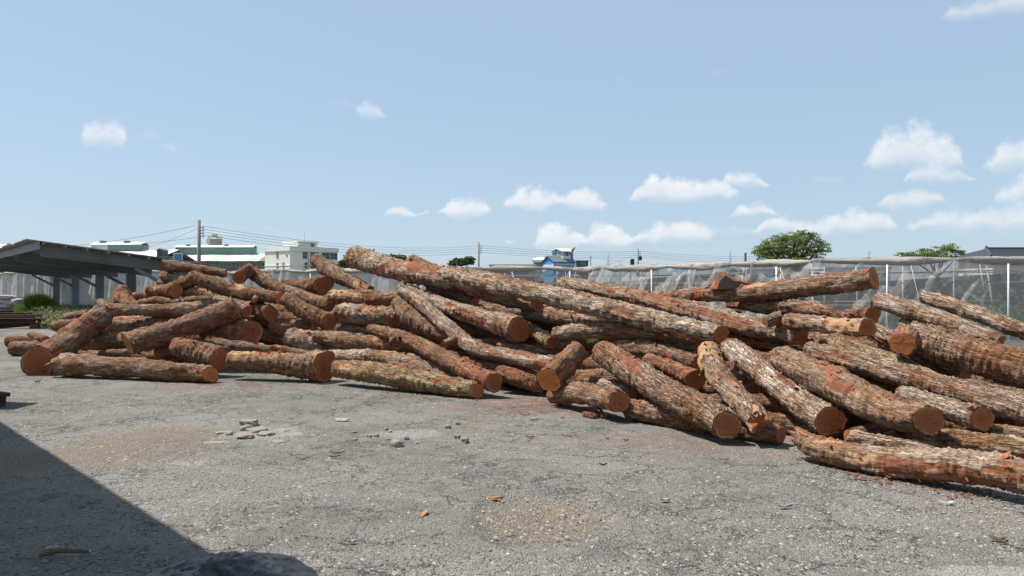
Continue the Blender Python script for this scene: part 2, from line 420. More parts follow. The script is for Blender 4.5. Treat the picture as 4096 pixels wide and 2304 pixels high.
def mat_leaf(name, a, b):
    t = NT(name); p = t.pos()
    n = t.noise(p, .9, 5, .7); f = t.noise(p, 9, 3, .6)
    col = t.mix(t.math('ADD', t.math('MULTIPLY', n, .6), t.math('MULTIPLY', f, .4)), a, b)
    t.put(t.b.inputs['Base Color'], col); t.b.inputs['Roughness'].default_value = .65; t.b.inputs['Specular IOR Level'].default_value = .25
    tl = t.N.new('ShaderNodeBsdfTranslucent'); t.L.new(t.mix(.5, col, (.16, .22, .03)), tl.inputs[0])
    ms = t.N.new('ShaderNodeMixShader'); ms.inputs[0].default_value = .3; t.L.new(t.b.outputs[0], ms.inputs[1]); t.L.new(tl.outputs[0], ms.inputs[2])
    t.L.new(ms.outputs[0], t.out.inputs[0])
    return t.m

def mat_corr(name, c, dirt=None, amt=.5, freq=9.0):
    t = NT(name); o = t.obj()
    n = t.noise(o, 1.2, 6, .65)
    col = t.mix(n, tuple(x * .8 for x in c), tuple(min(1, x * 1.12) for x in c))
    if dirt: col = t.mix(t.math('MULTIPLY', t.mr(t.noise(t.vmul(o, (1.0, .25, .25)), 1.3, 7, .7), .46, .66), amt), col, dirt)
    w = t.N.new('ShaderNodeTexWave'); w.wave_type = 'BANDS'; w.bands_direction = 'X'; t.L.new(o, w.inputs['Vector']); w.inputs['Scale'].default_value = freq
    t.bump(w.outputs[1], .03, .6)
    return t.fin(col, .6, .3)

M = dict(
 bark=mat_bark(), cut=mat_cut(), fibre=mat_fibre(), ground=mat_ground(),
 net=mat_net('grey_netting', (.43, .41, .38), .60, .24), net_dense=mat_net('dense_netting', (.50, .485, .46), .93, .12),
 roll=mat_plain('netting_roll', (.33, .30, .262), .3, 5, .95, .05), shade=mat_net('black_shade_net', (.048, .050, .052), .92, .12),
 pipe=mat_plain('galvanised_pipe', (.62, .62, .61), .12, 2, .45, 0, .5), rail=mat_plain('bamboo_rail', (.42, .33, .25), .2, 2, .8),
 concrete=mat_plain('concrete', (.42, .40, .37), .2, 4, .9, .01, .2, 0, (.25, .23, .2), .5),
 crete_pale=mat_plain('broken_concrete', (.245, .222, .188), .3, 9, .95, .012, .2, 0, (.25, .2, .15), .6),
 earth=mat_plain('dry_earth', (.27, .225, .165), .3, 14, .95),
 stone=mat_plain('stone', (.29, .27, .24), .3, 14, .9, .006),
 rust=mat_plain('rusted_steel', (.062, .030, .022), .4, 5, .8, .004, .3, 0, (.13, .055, .03), .7),
 steel=mat_plain('painted_steel', (.22, .245, .27), .16, 1.2, .7, 0, .3, 0, (.10, .10, .10), .5),
 shedroof=mat_corr('shed_roof_sheet', (.30, .29, .275), (.17, .145, .12), .6, 6),
 whitewall=mat_plain('white_plaster', (.78, .77, .72), .06, .6, .85, 0, .2, 0, (.58, .56, .52), .55),
 whiteroof=mat_corr('white_roof_sheet', (.74, .73, .69), (.50, .46, .38), .5, 3),
 greenroof=mat_corr('pale_green_roof_sheet', (.44, .52, .43), (.55, .55, .48), .4, 3),
 rustroof=mat_corr('rusty_roof_sheet', (.25, .12, .08), (.42, .30, .25), .6, 3), greenwall=mat_corr('green_wall_sheet', (.18, .275, .225), (.17, .25, .2), .5, 3),
 greywall=mat_plain('grey_block_wall', (.15, .15, .155), .3, .8, .9, 0, .2, 0, (.30, .30, .30), .5),
 glass=mat_plain('dark_glass', (.035, .045, .055), .3, .4, .15, 0, .5), frame=mat_plain('window_frame', (.45, .46, .46), .1, 2, .6),
 blue=mat_plain('bright_blue_boards', (.06, .36, .72), .15, 1.5, .7), dblue=mat_plain('shaded_deep_blue_boards', (.06, .22, .55), .15, 1.5, .7),  # brighter blue for the lit gable, deeper blue paints the shaded side
 lblue=mat_plain('pale_boards', (.55, .62, .66), .1, 1.5, .7), shingle=mat_plain('grey_shingles', (.17, .185, .195), .4, 7, .9, .03),
 white=mat_plain('white_paint', (.80, .80, .79), .04, 1, .6), dgreen=mat_plain('dark_green_boards', (.075, .14, .08), .15, 2, .7),
 red=mat_plain('red_cloth', (.50, .04, .05), .15, 3, .8), pole=mat_plain('concrete_pole', (.22, .22, .20), .2, .7, .9), wire=mat_plain('black_cable', (.05, .05, .055), .1, 1, .6),
 pylon=mat_plain('hazed_pylon_steel', (.30, .33, .36), .1, .1, .6), silo=mat_plain('silo_steel', (.40, .37, .32), .2, .5, .7, 0, .3, 0, (.25, .2, .16), .6),  # pale pylon grey stands in for distance haze
 tile=mat_plain('dark_roof_tile', (.065, .07, .085), .3, 3, .6), bluebox=mat_plain('blue_tank_panel', (.11, .24, .46), .2, 1, .6),
 leaf=mat_leaf('tree_leaves', (.072, .118, .026), (.27, .30, .09)), leaf2=mat_leaf('dark_leaves', (.030, .062, .018), (.09, .14, .04)),
 grass=mat_leaf('bright_grass', (.10, .20, .028), (.26, .40, .08)), weed=mat_leaf('dry_weeds', (.10, .12, .04), (.36, .34, .18)),
 crop=mat_leaf('crop_leaves', (.05, .12, .03), (.14, .24, .08)), trunkbark=mat_plain('tree_bark', (.12, .09, .065), .3, 6, .9, .01),
 plank=mat_plain('raw_plank', (.52, .40, .26), .2, 6, .85), crumb=mat_plain('bark_crumb', (.15, .066, .038), .5, 40, .95),
 chip=mat_plain('wood_chip', (.25, .10, .05), .4, 30, .9), palechip=mat_plain('pale_splinter', (.50, .40, .29), .3, 20, .9),
 leaforange=mat_plain('dry_leaf', (.33, .165, .085), .3, 20, .8), plastic=None)
def mat_plastic():
    t = NT('black_plastic_sheet'); p = t.pos()
    col = t.mix(t.noise(p, 5, 5, .6), (.008, .009, .010), (.022, .023, .025))
    t.bump(t.noise(p, 22, 5, .6), .01, .8)
    return t.fin(t.mix(t.mr(t.noise(p, 9, 6, .7), .55, .75, 0, .3), col, (.06, .06, .058)), .33, .5)
M['plastic'] = mat_plastic()
# ------------------------------------------------------------------ ground: one sheet to the horizon, dense near the camera
def build_ground():
    def axis(lo, a, b, hi, st):
        d = np.arange(a, b + 1e-6, st); g = np.geomspace(st, hi - b, 34); l = np.geomspace(st, a - lo, 34)
        return np.r_[(a - l)[::-1], d, b + g]
    xs, ys = axis(-4200, -8.5, 7.5, 4200, .042), axis(-600, 3.4, 14.0, 7000, .042)
    X, Y = np.meshgrid(xs, ys); x, y = X.ravel(), Y.ravel(); n = len(x)
    u = CX + x / np.maximum(y, .5) * F; v = HZ + EYE * F / np.maximum(y, .5)          # where each point lies in the photo, to place stains
    w = (fbm(np.c_[x * 1.3, y * 1.3, x * 0], 4) - .5)
    def spot(px, py, rx, ry, rag=1.1):                      # stain around a photo pixel, built on the ground plane
        c = gp(px, py); e = gp(px + rx, py); f1, f2 = gp(px, py - ry), gp(px, py + ry)
        ax, ay = abs(e[0] - c[0]), (f1[1] - f2[1]) / 2; cy = (f1[1] + f2[1]) / 2
        return np.clip(1.25 - np.hypot((x - c[0]) / ax, (y - cy) / ay) + w * rag, 0, 1)
    pot = spot(2200, 2090, 300, 125, .8)
    dirt = np.maximum.reduce([pot, spot(480, 1790, 430, 95), .8 * spot(760, 1760, 330, 70), .75 * spot(1750, 1722, 420, 45), .8 * spot(170, 1830, 240, 110), .45 * spot(1950, 1680, 500, 60),
                              .5 * spot(2250, 1640, 350, 40), .35 * spot(2900, 2000, 900, 120), .4 * spot(620, 1560, 700, 25), .45 * spot(3900, 2080, 420, 130)])
    rub = np.maximum.reduce([spot(1080, 1738, 190, 42), .55 * spot(760, 1850, 200, 28), .8 * spot(1640, 1735, 240, 30), spot(3960, 2290, 330, 38, 1.4), .7 * spot(120, 1330, 180, 14), .6 * spot(200, 1345, 150, 8)])
    chips = np.clip(np.maximum.reduce([spot(2150, 1620, 330, 40), .7 * spot(1700, 1560, 300, 30), .5 * spot(2700, 1770, 500, 50), .5 * spot(3000, 1790, 160, 40), .4 * spot(900, 1545, 500, 20)]), 0, 1)
    z = (fbm(np.c_[x * .35, y * .35, x * 0], 3) - .5) * .03 + (fbm(np.c_[x * 5, y * 5, x * 0 + 4], 4, .6) - .5) * .012
    z += -pot * .05 + pot * (fbm(np.c_[x * 7, y * 7, x * 0], 4, .65) - .5) * .05 + (np.exp(-((pot - .18) / .12) ** 2)) * .03
    z += dirt * (fbm(np.c_[x * 6, y * 6, x * 0 + 2], 4, .65) - .5) * .03
    far = sstep(14, 30, y) + sstep(8, 14, np.abs(x)); z = z * np.clip(1 - far, 0, 1) - .004
    field = np.clip(sstep(31, 34, y - .55 * np.minimum(x, 0) * 0 - .0 * x) * (x > -16) + sstep(66, 70, y), 0, 1)
    i = np.arange(len(ys) - 1)[:, None] * len(xs) + np.arange(len(xs) - 1)[None]; i = i.ravel()
    fc = np.c_[i, i + 1, i + 1 + len(xs), i + len(xs)]
    o = mesh_obj('ground', np.c_[x, y, z], fc, M['ground'], None, True, dict(dirt=np.clip(dirt, 0, 1), rubble=np.clip(rub, 0, 1), field=field, chips=chips))
    tag(o, kind='structure')
build_ground()
# ------------------------------------------------------------------ the log pile
# each log: order (larger = nearer where two cross), tone (0 brown .. 1 pale grey), peel, label, [(column, row, thickness) in photo pixels], options
# options: a/b = how far the cut at the first/last end is sawn obliquely, fa/fb = flare of that end, ga/gb = colour of the cut, its light and shade painted in, ol = olive, dz = wanted depth run (m), rag = ragged end
SPEC = []
def L(order, tone, peel, label, pts, **k): SPEC.append(dict(order=order, tone=tone, peel=peel, label=label, pts=pts, **k))

# left end of the pile
L(90, .30, .50, 'split log with torn left end and small round cut, lying on the asphalt', [(240,1456,88),(400,1460,84),(543,1466,82),(720,1482,74),(842,1499,66)], b=.35, gb=.75, rag='a', bare=0.14)
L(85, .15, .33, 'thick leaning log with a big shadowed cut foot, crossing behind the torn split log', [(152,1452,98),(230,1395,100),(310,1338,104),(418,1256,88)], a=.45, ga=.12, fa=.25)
L(40, .30, .12, 'short tan log lying low at the outer tip of the pile', [(45,1394,56),(140,1393,60),(250,1391,58)], ground=1)
L(38, .18, .35, 'brown log with reddish chipped end behind the short tan log', [(32,1370,46),(90,1364,40),(170,1362,40)], ga=.3)
L(41, .30, .30, 'small curved offcut with hollow underside on the short tan log', [(118,1335,24),(145,1346,30),(184,1358,34)], b=.3, gb=.4)
L(44, .20, .15, 'blunt stubby log poking out left from under the leaning log', [(212,1306,40),(260,1300,46),(340,1290,46)])
L(39, .20, .25, 'knobbly short log above the blunt stubby log', [(256,1274,34),(290,1266,38),(350,1260,38)])
L(46, .30, .2, 'small log end rising steeply above the top of the leaning log', [(402,1206,32),(420,1225,38),(455,1262,42)])
L(48, .12, .3, 'rounded stump-like log with pale broken tip standing up by the shed post', [(484,1160,58),(495,1195,72),(530,1224,66),(590,1232,50)])
L(62, .42, .35, 'long level log with an orange peeled patch and a small white spot', [(428,1238,48),(545,1243,46),(720,1240,56),(870,1222,62),(935,1203,54)])
L(60, .28, .25, 'level log with a ragged left end right under the white-spotted log', [(452,1297,60),(540,1294,66),(660,1291,62),(790,1286,56)], rag='a')
L(84, .28, .38, 'long straight log slanting upward with a narrow tan cut at its low end', [(510,1378,92),(600,1348,90),(718,1310,88),(840,1268,90),(945,1231,96)], a=.25, ga=.8)
L(58, .30, .45, 'tan log half in shade beneath the upward slanting log', [(325,1368,70),(420,1366,72),(520,1364,70)], )
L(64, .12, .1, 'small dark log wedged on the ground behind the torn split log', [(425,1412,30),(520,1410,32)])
L(86, .15, .28, 'short stout log with an irregular bulging cut face behind the small round cut', [(705,1385,76),(790,1413,88),(884,1440,98)], b=.3, gb=.30, lb=.22)
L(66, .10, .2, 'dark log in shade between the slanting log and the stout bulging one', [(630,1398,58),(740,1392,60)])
# upper left stack
L(57, .30, .45, 'topmost left log with a pale chewed end jutting over the shed roof', [(664,1063,50),(760,1072,40),(905,1094,32)], rag='a')
L(56, .20, .35, 'reddish-ended log just below the topmost left log', [(650,1104,40),(700,1112,40),(800,1125,36)])
L(61, .18, .4, 'log with a flared three-cornered cut near the top of the left stack', [(672,1150,34),(735,1134,44),(792,1108,58)], b=.40, gb=.45, lb=.35)
L(63, .28, .3, 'short log showing a clean round brown cut above the level logs', [(594,1160,40),(650,1163,50),(704,1166,58)], b=.55, gb=.42)
L(50, .30, .3, 'slim pale log lying behind the standing stump-like tip', [(535,1184,24),(570,1178,30),(620,1176,30)])
L(59, .18, .35, 'knotty log buried between the white-spotted log and the clean round cut', [(560,1212,30),(640,1204,36),(720,1212,30)])
L(60.5, .15, .5, 'short red-ended log tucked under the arched reddish log', [(742,1203,32),(800,1200,36),(860,1196,34)])
L(59.5, .28, .4, 'arched reddish log beside the clean round cut', [(735,1172,36),(790,1168,42),(850,1186,38),(900,1200,36)])
L(52, .15, .4, 'small chunky log end against the fence netting on the left stack', [(635,1130,24),(675,1136,26)])
L(70, .12, .28, 'brown log with a round orange cut and a sawn branch stub beside a dark hollow', [(770,1106,46),(860,1140,58),(985,1172,58),(1126,1194,50)], b=.45, gb=.55, stub=((.78, (-.2,-.85,-.35), .10, .052),))
L(66.5, .18, .3, 'stubby log pointing its round cut out of the top of the left stack', [(1012,1070,48),(985,1086,52),(957,1112,50)], b=.5, gb=.5)
L(64.5, .12, .3, 'long rough log running down from the left stack towards a shaded cut', [(1012,1092,54),(1110,1148,56),(1230,1196,58),(1322,1224,58)], gb=.1)
L(72, .15, .28, 'brown log with a heart-shaped red cut meeting the grey-barked log', [(1140,1192,58),(1220,1246,66),(1320,1290,66)], b=.4, gb=.3, lb=.2)
L(63.5, .15, .25, 'horizontal log with a broad two-step red cut before the netting', [(1130,1140,42),(1215,1145,58),(1297,1142,76)], b=.5, gb=.28)
L(62.5, .22, .33, 'log leaning up against the sky with a sawn tip before the white building', [(1262,1038,56),(1345,1094,64),(1480,1164,46)], a=.2, ga=.5)
L(68, .40, .55, 'smooth half-peeled log with a long dark crack below the leaning tip', [(1326,1188,60),(1450,1190,64),(1605,1194,58)], bare=0.12)
L(71, .62, .28, 'grey-barked log with a slanting sawn left end above a dark gap', [(1352,1252,78),(1470,1260,80),(1595,1268,78)], a=.2, ga=.4)
L(74, .25, .15, 'thick brown log with an orange-topped head diving down under the pile', [(1602,1206,74),(1648,1264,100),(1740,1316,94),(1850,1362,70)], ga=.8)
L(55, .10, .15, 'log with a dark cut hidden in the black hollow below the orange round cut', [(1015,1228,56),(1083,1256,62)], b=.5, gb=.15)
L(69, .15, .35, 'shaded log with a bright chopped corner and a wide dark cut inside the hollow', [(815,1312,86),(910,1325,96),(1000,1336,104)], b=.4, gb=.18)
L(69.5, .70, .2, 'slim pale log with a small round cut resting on the slanting log', [(865,1196,38),(935,1214,40),(994,1241,42)], b=.45, gb=.35)
L(72.5, .12, .15, 'thin dark log with a small cut lying behind the bulging front logs', [(832,1366,46),(930,1384,46),(1092,1404,42)], b=.3, gb=.3)
L(88, .32, .55, 'front log with a pinkish peeled side and a huge ragged flared cut', [(925,1440,74),(1060,1448,80),(1190,1462,92),(1300,1466,122)], b=.30, gb=.16, lb=.2, bare=0.10)
L(73, .30, .4, 'narrow scaly log lying along the back of the pink peeled front log', [(1098,1393,34),(1180,1412,38),(1300,1428,40)])
L(70.5, .75, .10, 'grey ridged log half lit below the heart-shaped red cut', [(1160,1354,86),(1280,1370,80),(1420,1385,70)])
L(76, .28, .55, 'reddish shredded log with a blunt left end under the grey slanting-cut log', [(1264,1346,48),(1370,1360,66),(1560,1378,66),(1720,1388,52)])
L(54, .35, .1, 'dark log inside the black hollow below the heart-shaped cut', [(1090,1310,64),(1260,1300,62)])
L(65, .30, .1, 'shaded log seen through the gap above the reddish shredded log', [(1370,1314,38),(1560,1322,44)])
# middle
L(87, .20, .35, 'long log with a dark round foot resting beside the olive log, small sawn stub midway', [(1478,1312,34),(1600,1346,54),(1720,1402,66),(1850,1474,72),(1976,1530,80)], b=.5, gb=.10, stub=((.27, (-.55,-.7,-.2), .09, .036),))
L(86.5, .62, .20, 'kinked pale log forking over the pile with a fresh orange branch cut', [(1600,1152,40),(1700,1226,54),(1800,1310,58),(1880,1376,60),(1965,1408,58),(2080,1432,62),(2210,1462,60)], stub=((.50, (-.75,-.5,-.3), .20, .065),))
L(80, .85, .28, 'pale scaly log ending in a large red half-moon cut', [(1640,1156,40),(1720,1194,58),(1850,1244,66),(1965,1286,82),(2078,1318,104)], b=.25, gb=.25)
L(79, .45, .75, 'red stripped log with a cracked round end under the longest log', [(1780,1134,40),(1900,1170,48),(2020,1200,52),(2152,1222,52)], b=.3, gb=.3, stub=((.38, (-.4,-.8,-.1), .07, .036),))
L(82, .80, .33, 'longest pale log crossing the whole crest of the pile', [(1415,1028,86),(1616,1086,86),(1888,1120,92),(2082,1152,82),(2276,1196,82),(2510,1252,86),(2700,1298,88),(2885,1340,70)], b=.35, gb=.22, ga=.4, stub=((.135, (.1,-.95,-.15), .17, .075), (.21, (.1,-.7,-.7), .20, .045)), smo=.05, fine=.25)
L(67, .15, .7, 'brown rounded log head bulging above the crest behind the longest log', [(1646,1040,48),(1690,1060,46),(1760,1085,40)])
L(66.2, .45, .1, 'grey log in shade right under the left half of the longest log', [(1720,1144,50),(1800,1170,52),(1900,1206,50)])
L(75, .45, .12, 'slim log showing a dark cut below the half-moon cut', [(2060,1290,46),(2140,1332,50),(2212,1371,58)], b=.45, gb=.15, ol=.6)
L(81, .62, .12, 'dark grey log with a humped left end lying in the shade of the longest log', [(2226,1334,54),(2330,1322,70),(2480,1322,66),(2640,1332,56)])
L(77, .50, .1, 'shaded scaly log behind the red cracked end', [(2110,1246,74),(2260,1262,82),(2440,1276,70)])
L(89, .12, .2, 'short orange-brown log pushing its ringed round cut out of the pile', [(2326,1394,80),(2265,1450,92),(2196,1522,106)], b=.40, gb=.85, smo=.8, fine=.9)
L(74.5, .5, .2, 'tiny pale stub with a red tip between the slim log and the ringed cut', [(2236,1386,26),(2285,1384,32)])
L(78, .12, .2, 'dark log squeezed on the ground between the olive log and the ringed cut', [(1990,1488,58),(2070,1508,72),(2170,1532,76)])
L(88.5, .35, .25, 'olive-green front log with torn orange patch and hanging red strips', [(1345,1474,66),(1490,1490,86),(1650,1518,84),(1800,1545,76),(1908,1562,66)], b=.45, gb=.55, ol=.85)
L(83, .40, .45, 'narrow red-tinted log lying tight behind the olive-green log', [(1560,1466,44),(1700,1490,52),(1860,1520,40)])
L(78.5, .72, .2, 'grey log under the dark-footed log, lit along its upper side', [(1310,1422,42),(1480,1428,62),(1650,1450,66),(1790,1486,58),(1880,1512,44)])
# right half, upper
L(78.2, .60, .42, 'second longest log with torn orange wounds below the netting', [(2243,1136,54),(2340,1152,60),(2550,1196,72),(2800,1252,84),(3000,1302,84),(3205,1347,78)], b=.40, gb=.35)
L(76.5, .42, .25, 'log jutting out high to the side with a broken stump on its back', [(2640,1184,40),(2800,1176,58),(2960,1170,70),(3096,1164,74),(3290,1142,80),(3495,1112,82)], b=.1, gb=.35)
L(75.5, .22, .45, 'humped brown log beneath the jutting log', [(2915,1216,42),(3050,1226,58),(3200,1226,66),(3300,1246,60),(3400,1280,50)])
L(79.5, .35, .3, 'short log tip with a slanted red cut behind the second longest log', [(3060,1290,44),(3095,1278,50),(3126,1268,56)], b=.3, gb=.3)
L(80.5, .60, .45, 'log with a creamy peeled stripe and a clean round cut', [(3150,1286,62),(3300,1300,72),(3472,1312,76)], b=.42, gb=.30, bare=0.30)
L(72.2, .15, .3, 'log with a red half-round cut behind the creamy striped log', [(3370,1262,44),(3430,1254,54),(3490,1258,80)], b=.35, gb=.45)
L(77.5, .80, .1, 'pale grey log with a sawn end, leaning on the massive notched log', [(3502,1200,66),(3640,1240,76),(3800,1292,72),(4000,1370,66)], a=.1, ga=.3, smo=.5, fine=.8)
L(73.5, .62, .15, 'far grey weathered log leaning against the open netting', [(3690,1184,50),(3850,1236,62),(4000,1290,66),(4140,1338,70)], a=.1)
L(86.2, .35, .08, 'massive brown log with a bright orange notched end', [(3628,1342,120),(3750,1376,138),(3900,1422,146),(4160,1494,152)], a=.25, ga=.95, la=.15, stub=((.04, (-.55,-.6,-.15), .14, .11),), smo=.45, fine=.7)
L(74.2, .5, .3, 'small scaly log end under the pale grey log', [(3602,1294,58),(3690,1322,62)])
L(73.8, .60, .3, 'grey and red log running under the massive notched log', [(3480,1316,66),(3570,1366,82),(3680,1424,90),(3860,1500,96)])
L(81.5, .40, .3, 'mottled olive log with a little cut knot below the round cut', [(3330,1362,72),(3430,1410,84),(3560,1452,82),(3730,1518,64)], ol=.6, stub=((.45, (.1,-.9,-.2), .07, .05),))
L(83.5, .50, .08, 'long log with a split tip running to the right above the thick brown log', [(3236,1400,68),(3400,1448,86),(3560,1495,88),(3800,1560,96),(4000,1615,110),(4150,1658,118)])
L(89.2, .36, .10, 'thick even brown log with a wide grey-brown cut', [(3118,1430,96),(3230,1480,120),(3400,1565,132),(3560,1640,126),(3712,1683,118)], b=.45, gb=.25, smo=.85, fine=.9)
L(85.5, .70, .12, 'pale log with a tear-shaped brown cut next to the wide grey-brown cut', [(3600,1575,72),(3750,1622,86),(3928,1678,102)], b=.35, gb=.32, lb=.15)
L(84.6, .42, .2, 'level log in half shade under the tear-shaped cut', [(3660,1736,72),(3800,1757,84),(3960,1776,84),(4160,1802,80)], ol=.3)
L(92, .45, .38, 'long low log with a knotty bent tip lying on the asphalt', [(3180,1738,64),(3270,1790,96),(3484,1836,114),(3680,1862,126),(3872,1874,132),(4150,1915,142)], rag='a', bare=0.06, smo=.9, fine=.8)
L(91, .50, .3, 'straight log lying on the back of the long low log', [(3395,1746,60),(3500,1766,64),(3700,1804,60),(3830,1836,46)], a=.2, ga=.6)
L(84.2, .6, .2, 'sliver of scaly log between the level log and the long split-tipped log', [(3955,1712,44),(4150,1742,48)])
L(82.5, .25, .75, 'red stripped log at the frame edge beneath the massive log', [(3858,1532,44),(3970,1560,60),(4150,1606,64)])
# right half, lower
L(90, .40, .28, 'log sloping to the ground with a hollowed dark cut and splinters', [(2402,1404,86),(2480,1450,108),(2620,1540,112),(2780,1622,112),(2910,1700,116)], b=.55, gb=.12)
L(87.5, .42, .65, 'bare tan peeled log with a ragged foot beside the hollowed cut', [(2832,1396,84),(2850,1470,100),(2930,1570,100),(3005,1648,96),(3038,1692,88)], b=.4, gb=.3, rag='b', bare=0.16)
L(88.2, .88, .13, 'silvery log with a tall red-rimmed oval cut', [(2916,1386,72),(2970,1430,90),(3080,1520,100),(3190,1606,104),(3322,1690,122)], b=.30, gb=.28, smo=.15, fine=.35)
L(84, .25, .15, 'dark bottom log lying flat under the sloping logs', [(2520,1638,78),(2600,1648,88),(2750,1678,88),(2900,1704,86),(3125,1740,76)])
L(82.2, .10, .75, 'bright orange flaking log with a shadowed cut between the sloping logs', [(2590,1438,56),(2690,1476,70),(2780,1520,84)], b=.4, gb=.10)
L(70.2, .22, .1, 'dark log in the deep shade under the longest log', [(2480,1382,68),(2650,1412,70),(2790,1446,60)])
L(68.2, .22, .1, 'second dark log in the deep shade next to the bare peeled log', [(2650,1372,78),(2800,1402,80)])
L(80.2, .62, .35, 'short pale log end with a red patch above the polished brown cut', [(2368,1524,42),(2450,1550,48),(2530,1580,48)])
L(85.2, .20, .25, 'log with a polished brown cut and a bare pale patch near the ground', [(2216,1582,70),(2325,1574,84),(2476,1607,88)], b=.35, gb=.22)
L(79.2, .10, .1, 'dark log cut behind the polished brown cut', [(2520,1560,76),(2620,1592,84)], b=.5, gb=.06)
L(72.8, .25, .1, 'shaded log right below the second longest log', [(2880,1336,54),(3000,1356,56),(3160,1382,50)])
L(70.8, .25, .1, 'dark log in the gap behind the silvery log', [(2960,1420,60),(3130,1452,60)])
L(71.2, .25, .1, 'dark log behind the thick even brown log', [(3240,1360,60),(3420,1410,66)])

def base_row(x):
    return np.interp(x, [0, 115, 300, 870, 1350, 1900, 2200, 2500, 2900, 3150, 3400, 4200], [1480, 1497, 1502, 1527, 1526, 1594, 1610, 1690, 1757, 1795, 1890, 2000])
def heap_depth(x, y, k=.62):
    Yb = EYE * F / (base_row(x) - HZ)
    return (EYE + k * Yb) / (k + (y - HZ) / F)

def solve_pile():
    n = len(SPEC); S = 14
    img, dpx, tt = [], [], []
    for s in SPEC:
        p = np.array(s['pts'], float)
        seg = np.r_[0, np.cumsum(np.hypot(*np.diff(p[:, :2], axis=0).T))]; seg /= seg[-1]; s['u'] = seg
        t = np.linspace(0, 1, S); tt.append(t)
        img.append(np.c_[np.interp(t, seg, p[:, 0]), np.interp(t, seg, p[:, 1])]); dpx.append(np.interp(t, seg, p[:, 2]))
    img, dpx = np.array(img), np.array(dpx); t = np.linspace(0, 1, S)
    ymax = EYE * F / np.maximum(img[:, :, 1] + dpx * .5 - HZ, 1.0)
    init = np.array([[heap_depth(*s['pts'][0][:2]), heap_depth(*s['pts'][-1][:2])] for s in SPEC])
    for i, s in enumerate(SPEC):
        if s.get('ground'): init[i] = ymax[i][[0, -1]]
        init[i] += (86 - s['order']) * .03
    inv = 1 / init; inv0 = inv.copy()
    order = np.array([s['order'] for s in SPEC])
    A, B = [], []
    for i in range(n):
        for j in range(n):
            if i == j or not (order[i] < order[j]): continue
            d = np.hypot(*(img[i][:, None] - img[j][None]).transpose(2, 0, 1)); lim = (dpx[i][:, None] + dpx[j][None]) / 2
            for a, b in zip(*np.where(d < lim * .97)): A.append((i, a, j, b))
    A = np.array(A); lat = np.hypot(*(img[A[:, 0], A[:, 1]] - img[A[:, 2], A[:, 3]]).T)
    tn = t[None, :]
    for it in range(260):
        Y = 1 / (inv[:, :1] * (1 - tn) + inv[:, 1:] * tn)
        yi, yj = Y[A[:, 0], A[:, 1]], Y[A[:, 2], A[:, 3]]; ym = (yi + yj) / 2
        rs = (dpx[A[:, 0], A[:, 1]] * yi + dpx[A[:, 2], A[:, 3]] * yj) / (2 * F)
        gap = .88 * np.sqrt(np.maximum(0, rs ** 2 - (lat * ym / F) ** 2)); v = np.maximum(0, gap - (yi - yj))
        push = np.zeros((n, 2)); cnt = np.full((n, 2), 1e-6)
        for side, sg in ((0, 1.0), (2, -1.0)):
            w = t[A[:, side + 1]]
            for e, ww in ((0, 1 - w), (1, w)):
                np.add.at(push[:, e], A[:, side], sg * v * v * ww); np.add.at(cnt[:, e], A[:, side], v * ww)
        Ye = 1 / inv + .45 * push / cnt
        Ye += (1 / inv0 - Ye) * .006
        for _ in range(2):
            Yt = 1 / ((1 / Ye[:, :1]) * (1 - tn) + (1 / Ye[:, 1:]) * tn)
            over = np.maximum(0, Yt - ymax)
            Ye[:, 0] -= (over * (1 - tn)).max(1); Ye[:, 1] -= (over * tn).max(1)
        inv = 1 / np.maximum(Ye, 4.0)
    for i, s in enumerate(SPEC):
        Yc = 1 / (inv[i, 0] * (1 - s['u']) + inv[i, 1] * s['u'])
        s['P'] = np.array([at(p[0], p[1], y) for p, y in zip(s['pts'], Yc)])
        s['R'] = np.array([p[2] * y / (2 * F) for p, y in zip(s['pts'], Yc)])
        s['Y'] = Yc
    return v
solve_pile()

def catmull(P, n):
    P = np.asarray(P, float)
    if len(P) == 2:
        u = np.linspace(0, 1, n)[:, None]; return P[0] * (1 - u) + P[1] * u
    Q = np.vstack([2 * P[0] - P[1], P, 2 * P[-1] - P[-2]])
    sl = np.r_[0, np.cumsum(np.linalg.norm(np.diff(P, axis=0), axis=1))]; u = np.linspace(0, sl[-1], n)
    k = np.clip(np.searchsorted(sl, u, side='right') - 1, 0, len(P) - 2); f = ((u - sl[k]) / (sl[k + 1] - sl[k]))[:, None]
    a, b, c, d = Q[k], Q[k + 1], Q[k + 2], Q[k + 3]
    return .5 * (2 * b + (c - a) * f + (2 * a - 5 * b + 4 * c - d) * f ** 2 + (3 * b - a - 3 * c + d) * f ** 3)

def frames(C):
    T = np.gradient(C, axis=0); T /= np.linalg.norm(T, axis=1)[:, None]
    up = np.array((0, 0, 1.0)) if abs(T[0, 2]) < .9 else np.array((1.0, 0, 0))
    N = np.cross(up, T); N /= np.linalg.norm(N, axis=1)[:, None]
    return T, N, np.cross(T, N)

